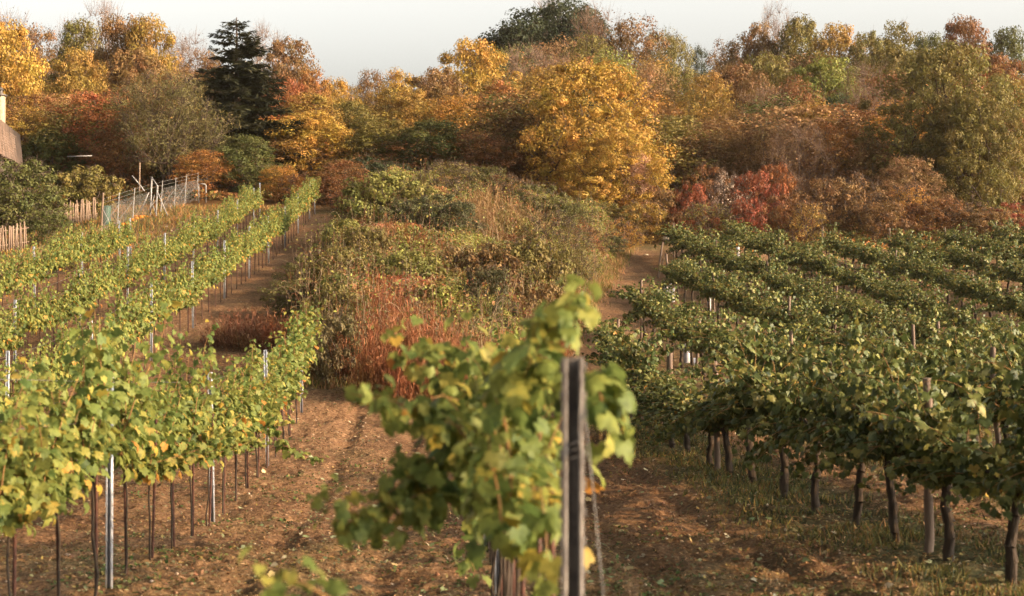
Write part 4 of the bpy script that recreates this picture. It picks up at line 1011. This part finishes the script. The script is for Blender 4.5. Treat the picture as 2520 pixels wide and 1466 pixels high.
g = prism([sh(p) for p in (nearE, E2, E2 + left * 6.2, nearE + left * 6.2)], [sh(p) for p in (near - nrml * .03, B_ - nrml * .03, B_ + left * 5.5 - [0, 0, .1], near + left * 5.5 - [0, 0, .1])])
part('roof_body', g.mesh('roof_body', M_ROOF), hut)
w0, w1 = nearE + left * .35 + ax * .3, E2 + left * .35 - ax * .4; zb = float(G(*base[:2])) - .6
def dn(p, z): q = np.array(p, float); q[2] = z; return q
g = prism([sh(dn(p, zb)) for p in (w0, w1, w1 + left * 5.4, w0 + left * 5.4)], [sh(dn(p, min(E1[2], E2[2]) - .06)) for p in (w0, w1, w1 + left * 5.4, w0 + left * 5.4)])
part('wall', g.mesh('wall', M_DARKW), hut)
cc = W(2, 300, 71.5); zt = W(0, 236, 71.5)[2]
g = Geo(); g.add(*box(-.17, .17, -.2, .2, cc[2] - .8 - base[2], zt - base[2])); g.V[0][:, :2] += (cc - base)[:2] + left[:2] * .0
ch = part('chimney', g.mesh('chimney', M_CHIM), hut)
g = Geo(); g.add(*box(-.24, .24, -.27, .27, zt - base[2] + .002, zt - base[2] + .09)); g.V[0][:, :2] += (cc - base)[:2]
for z0_, r_0, r_1 in ((.092, .09, .09), (.30, .17, .13), (.34, .13, .05)):
    V, Fc = tubes([(cc[0] - base[0], cc[1] - base[1], zt - base[2] + z0_)], [(cc[0] - base[0], cc[1] - base[1], zt - base[2] + z0_ + (.21 if z0_ < .1 else .04 if z0_ < .32 else .1))], r_0, r_1, 10); g.add(V, Fc)
part('chimney_cap', g.mesh('chimney_cap', M_OLDST), ch)

def picket(x0p, y0p, x1p, y1p, Y0, Y1, hp_, label):
    p0 = np.array([(x0p - 1260) / F * Y0, Y0]); p1 = np.array([(x1p - 1260) / F * Y1, Y1]); L = np.linalg.norm(p1 - p0); n = int(L / .13); rg = np.random.default_rng(int(x1p))
    bz = float(G(*p0)); o = empty('picket_fence', (*p0, bz), label, 'fence', None); g = Geo()
    for i in range(n):
        c = p0 + (p1 - p0) * i / n; z = float(G(*c)) - bz; c = c - p0; h = hp_ * rg.uniform(.86, 1.08); t = rg.normal() * .05
        V, Fc = bar((c[0], c[1], z - .05), (c[0] + t * h, c[1], z + h), .06 * rg.uniform(.7, 1.2)); g.add(V, Fc)
    part('pickets', g.mesh('pickets', M_PICK), o); g = Geo()
    q = [p0 + (p1 - p0) * s for s in np.linspace(0, 1, 12)]
    for hh in (.28, .8):
        g.add(*polytube([(c[0] - p0[0], c[1] - p0[1] + .06, float(G(*c)) - bz + hh * hp_) for c in q], .025, .025, 4))
    part('rail', g.mesh('rail', M_PICK), o)
picket(-40, 0, 70, 0, 61.5, 64.0, 1.2, 'weathered picket fence at the left edge below the green shrubs')
picket(158, 0, 240, 0, 73.5, 76, 1.15, 'short stretch of thin uneven pickets beside the water butt')

# mesh fence: posts with struts, netting, wires; doorway frame
FP = [(248, 70.5), (288, 73), (326, 75.5), (395, 80), (428, 82), (454, 84), (483, 86.5), (506, 88), (540, 91)]
def fz(px, Y): X = (px - 1260) / F * Y; return np.array([X, Y, float(G(X, Y))])
pts = [fz(*p) for p in FP]; fb = pts[0].copy()
fence = empty('wire_mesh_fence', fb, 'wire mesh garden fence on slanted grey posts behind the pumpkins', 'fence')
for i, p in enumerate(pts):
    g = Geo(); h = 1.75 if i else 2.0; q = p - fb; g.add(*polytube([q + [0, 0, -.2], q + [.12, 0, h]],   .024 if i else .06, .022 if i else .055, 7)); part('post', g.mesh('post', M_WHITE if i else M_PICK, smooth=True), fence)
    g = Geo(); s = 1 if i == 0 else -1; g.add(*polytube([q + [.08, -.03, h * .62], q + [s * .75, -.1, -.05]], .016, .016, 6)); part('strut', g.mesh('strut', M_WHITE, smooth=True), fence)
g = Geo()
for a, b in zip(pts[:-1], pts[1:]):
    if a[1] == pts[2][1]: b = fz(366, 77.8)
    L = np.linalg.norm(b - a); n = int(L / .042); s = (np.arange(n) / n)[:, None]; bt = a + (b - a) * s - fb; bt[:, 2] = G(bt[:, 0] + fb[0], bt[:, 1] + fb[1]) - fb[2]
    g.add(*tubes(bt, bt + [.09, 0, 1.3], .0022, .0022, 3))
    for hh in np.arange(.05, 1.32, .042): g.add(*polytube(np.array([bt[0], bt[n // 2], bt[-1]]) + [hh * .07, 0, hh], .0022, .0022, 3))
part('mesh_netting', g.mesh('netting', M_WIRE), fence)
for hh in (1.48, 1.68):
    g = Geo(); g.add(*polytube([p - fb + [.11, 0, hh] for p in pts], .008, .008, 4)); part('line_wire', g.mesh('line_wire', M_WIRE), fence)
d0, d1 = fz(369, 77.5), fz(383, 76.6)
gate = empty('gate_frame', d0, 'tall white doorway frame of tubes standing in the mesh fence', 'gate'); q = d1 - d0
tb = W(383, 456, 76.6)[2] - d0[2]; ta = W(371, 435, 77.5)[2] - d0[2]
g = Geo(); g.add(*bar((0, 0, -.1), (.1, 0, ta), .07)); part('jamb', g.mesh('jamb', M_WHITE), gate)
g = Geo(); g.add(*bar(q + [0, 0, -.1], (q[0] + .1, q[1], tb), .07)); part('jamb', g.mesh('jamb', M_WHITE), gate)
g = Geo(); g.add(*bar((.1, 0, ta - .03), (q[0] + .1, q[1], tb - .03), .06)); part('lintel', g.mesh('lintel', M_WHITE), gate)
g = Geo(); g.add(*bar((.03, -.04, .2), (q[0] - .1, q[1] + .1, 1.1), .04)); g.add(*bar((q[0], q[1] - .04, .15), (.05, 0, .85), .04)); part('brace', g.mesh('brace', M_WHITE), gate)
g = Geo(); g.add(*bar((-.05, -.05, 1.3), (-.42, -.3, .3), .05)); g.add(*bar((q[0] + .08, q[1], 1.3), (q[0] + .65, q[1] - .1, 0), .045)); part('prop', g.mesh('prop', M_WHITE), gate)
def frame_obj(name, label, cat, P_, w, mat=M_WHITE):
    b = np.array(P_[0]); o = Geo()
    for a, c in zip(P_[:-1], P_[1:]): o.add(*bar(np.array(a) - b, np.array(c) - b, w))
    single(name, o.mesh(name, mat), label, cat, None, b)
e0, e1 = fz(489, 85), fz(507, 85.0)
frame_obj('hoop', 'low white tube hoop in front of the mesh fence', 'frame', [e0, e0 + [0, 0, 1.15], e1 + [-.06, 0, 1.12], e1 + [0, 0, 1.05], e1 - [0, 0, .1]], .045)
pg0 = fz(342, 86); frame_obj('garden_pole', 'pale upright pole behind the mesh fence under the red-orange tree', 'pole', [pg0, W(344, 400, 86)], .07, M_PICK)
pg0 = fz(456, 87); frame_obj('garden_pole', 'pale crooked pole under the small orange tree', 'pole', [pg0, W(455, 480, 87), W(458, 440, 87), W(464, 425, 87)], .08, M_PICK)
pg = fz(232, 80)
g0 = W(165, 385, 82); frame_obj('pergola', 'white pergola beam half hidden behind the red-orange tree', 'pergola', [g0, W(226, 383, 82)], .045)
frame_obj('garden_pole', 'pale slanted rail behind the mesh fence', 'pole', [W(325, 432, 84), W(340, 450, 84), W(356, 470, 84)], .05)
b0_ = fz(262, 73.5); g = Geo()
prof = [(0, .24), (.1, .30), (.55, .22), (.95, .30), (1.05, .27)]; n = 20; th = np.arange(n) / n * 2 * math.pi
V = np.concatenate([np.stack([r * np.cos(th), r * np.sin(th), 0 * th + z], -1) for z, r in prof] + [[[0, 0, 1.07]]])
g.add(V, np.array([[i * n + k, i * n + (k + 1) % n, (i + 1) * n + (k + 1) % n, (i + 1) * n + k] for i in range(len(prof) - 1) for k in range(n)]))
g.F.append(np.array([[(len(prof) - 1) * n + k, (len(prof) - 1) * n + (k + 1) % n, len(prof) * n] for k in range(n)])); g.mi.append(np.zeros(n))
o = single('water_butt', g.mesh('water_butt', M_GREENB, smooth=True), 'green plastic water butt at the corner of the mesh fence', 'barrel', None, b0_); o.scale = (.85, .85, .95)

# pumpkins on the bed edge
g = Geo(); nu, nv = 20, 9
V = []
for j in range(nv + 1):
    ph = math.pi * j / nv
    for i in range(nu):
        th_ = 2 * math.pi * i / nu; r = (1 + .07 * math.cos(th_ * 10)) * math.sin(ph); V.append((.16 * r * math.cos(th_), .16 * r * math.sin(th_), .12 + .12 * math.cos(ph) * (1 - .25 * math.exp(-((math.sin(ph)) ** 2) * 8))))
g.add(V, np.array([[j * nu + i, (j + 1) * nu + i, (j + 1) * nu + (i + 1) % nu, j * nu + (i + 1) % nu] for j in range(nv) for i in range(nu)]))
ME_P = g.mesh('pumpkin', M_PUMP, smooth=True); g = Geo(); g.add(*polytube([(0, 0, .2), (.01, .01, .26), (.04, .02, .29)], .02, .013, 6)); ME_S = g.mesh('pumpkin_stalk', M_WOOD)
pos = [(302, 549, 'end of the pumpkin line nearest the vines'), (311, 548, 'second pumpkin of the line'), (316, 547, 'third pumpkin of the line'), (326, 541, 'lone pumpkin halfway along the line'), (333, 533, 'first of the far cluster'), (336, 537, 'low one in the far cluster'), (342, 530, 'middle one of the far cluster'), (347, 534, 'front middle one of the far cluster'), (352, 530, 'rear one of the far cluster'), (356, 531, 'big one of the far cluster'), (361, 531, 'last one of the far cluster by the doorway frame')]
for k, (a, b, lab) in enumerate(pos):
    X, Y = hit(a, b, .1, 60, 90); s = .6 + .25 * ((k * 37) % 10) / 10
    o = empty('pumpkin', (X, Y, float(Gf(X, Y)) - .02), 'orange pumpkin, ' + lab, 'pumpkin', 'pumpkins laid out along the garden bed', k); o.scale = (s, s, s); part('rind', ME_P, o); part('stalk', ME_S, o)

# rocks
def rock(px, py, w, seed, label):
    X, Y = hit(px, py, 0, 8, 100); rg = np.random.default_rng(seed); s = w / F * Y / 2
    import bmesh
    bm = bmesh.new(); bmesh.ops.create_icosphere(bm, subdivisions=2, radius=1)
    for v in bm.verts:
        q = .75 + .5 * float(vnoise(np.array([v.co.x * 1.7 + seed]), np.array([v.co.y * 1.7 + v.co.z * 1.3]), seed)[0]); v.co *= q; v.co.z = max(-.4, min(.55, v.co.z * .7))
    me = bpy.data.meshes.new('rock'); bm.to_mesh(me); bm.free(); me.materials.append(M_STONE)
    o = single('rock', me, label, 'rock', None, (X, Y, float(G(X, Y)) + s * .15)); o.scale = (s, s * .8, s * .7)
rock(590, 0, 0, 0, '') if False else None
for a in ((584, 0, 0),): pass
rock(405, 560, 16, 3, 'pale block of stone on the bank below the mesh fence'); rock(420, 568, 9, 4, 'small stone beside the pale block on the bank'); rock(450, 578, 18, 5, 'flat pale stone lying lower on the bank')
rock(1745, 578, 22, 6, 'pale stone on the bank at the top of the path'); rock(1775, 590, 14, 7, 'smaller stone near the tall wooden post'); rock(1640, 590, 30, 8, 'long pale stone at the head of the path'); rock(1590, 628, 12, 9, 'whitish stone lying on the path')

# posts that stand alone by the path
def lone(px, foot, top, r, lab, tilt=0.0, name='wooden_post'):
    X, Y = hit(px, foot, 0, 20, 95); h = EYE + (733 - top) / F * Y - float(G(X, Y)); g = Geo()
    g.add(*polytube([(0, 0, -.3), (tilt * .5, .01, h * .5), (tilt, 0, h)], r, r * .8, 8)); t = g.V[0][-8:]; g.add(np.vstack([t, t.mean(0)]), np.array([[i, (i + 1) % 8, 8] for i in range(8)]))
    return single(name, g.mesh('lone_post', M_WOOD, smooth=True), lab, 'post', None, (X, Y, float(G(X, Y))))
lone(1618, 682, 595, .055, 'dark leaning wooden post beside the upper path', .25); lone(1617, 684, 625, .03, 'thin prop leaning against the dark post by the path', .4)
lone(1797, 605, 533, .045, 'tall thin grey post at the head of the fourth dark green row')
lone(2445, 590, 548, .05, 'pale slanted post above the last dark green rows', -.15)
lone(1648, 1040, 866, .075, 'thick pale wooden post standing proud of the second dark green row')

# pale plastic sleeves round young vines
g = Geo(); th = np.arange(8) / 8 * 2 * math.pi; r1 = .07 * (1 + .12 * np.sign(np.cos(th * 2 + .4)))
ringv = lambda z, s: np.stack([r1 * s * np.cos(th), r1 * s * np.sin(th), 0 * th + z], -1)
V = np.concatenate([ringv(0, 1), ringv(.3, 1.03), ringv(.6, .97), ringv(.6, .9), ringv(.0, .92)]); g.add(V, np.array([[i * 8 + k, i * 8 + (k + 1) % 8, (i + 1) * 8 + (k + 1) % 8, (i + 1) * 8 + k] for i in range(4) for k in range(8)]))
ME_T = g.mesh('vine_sleeve', M_PLAST)
for px, py, s, lab in ((1633, 725, 1, 'pale sleeve round a young vine, first of four by the path'), (1640, 728, .9, 'second of the four pale sleeves by the path'), (1648, 735, 1.1, 'third of the four pale sleeves by the path'), (1655, 742, 1, 'last of the four pale sleeves by the path'),
                       (1690, 890, .95, 'taller white sleeve standing behind the thick pale post'), (1709, 902, .55, 'short pinkish white sleeve beside the taller one'), (1745, 770, 1.1, 'white sleeve under the third dark green row'), (1816, 633, 1, 'white sleeve under the fifth dark green row')):
    X, Y = hit(px, py, .05, 20, 90); o = single('vine_sleeve', ME_T, lab, 'vine sleeve', 'pale plastic sleeves', (X, Y, float(Gf(X, Y)) - .03), px); o.scale = (1.2, 1.2, s); o.rotation_euler[1] = .08 * ((px % 7) / 3.5 - 1)

# ------------------------------------------------------------------ thin evening haze over the valley
g = Geo(); g.add(*box(-90, 110, -8, 235, -3.5, 62)); hz, nt, out = newmat('haze_air'); pv = nd(nt, "ShaderNodeVolumePrincipled")
pv.inputs['Color'].default_value = (1, .93, .82, 1); pv.inputs['Density'].default_value = .0001; pv.inputs['Anisotropy'].default_value = .35
nt.links.new(pv.outputs[0], out.inputs['Volume']); mass('haze', g.mesh('haze', hz), 'stuff', 'thin pale evening haze filling the valley', 'haze')
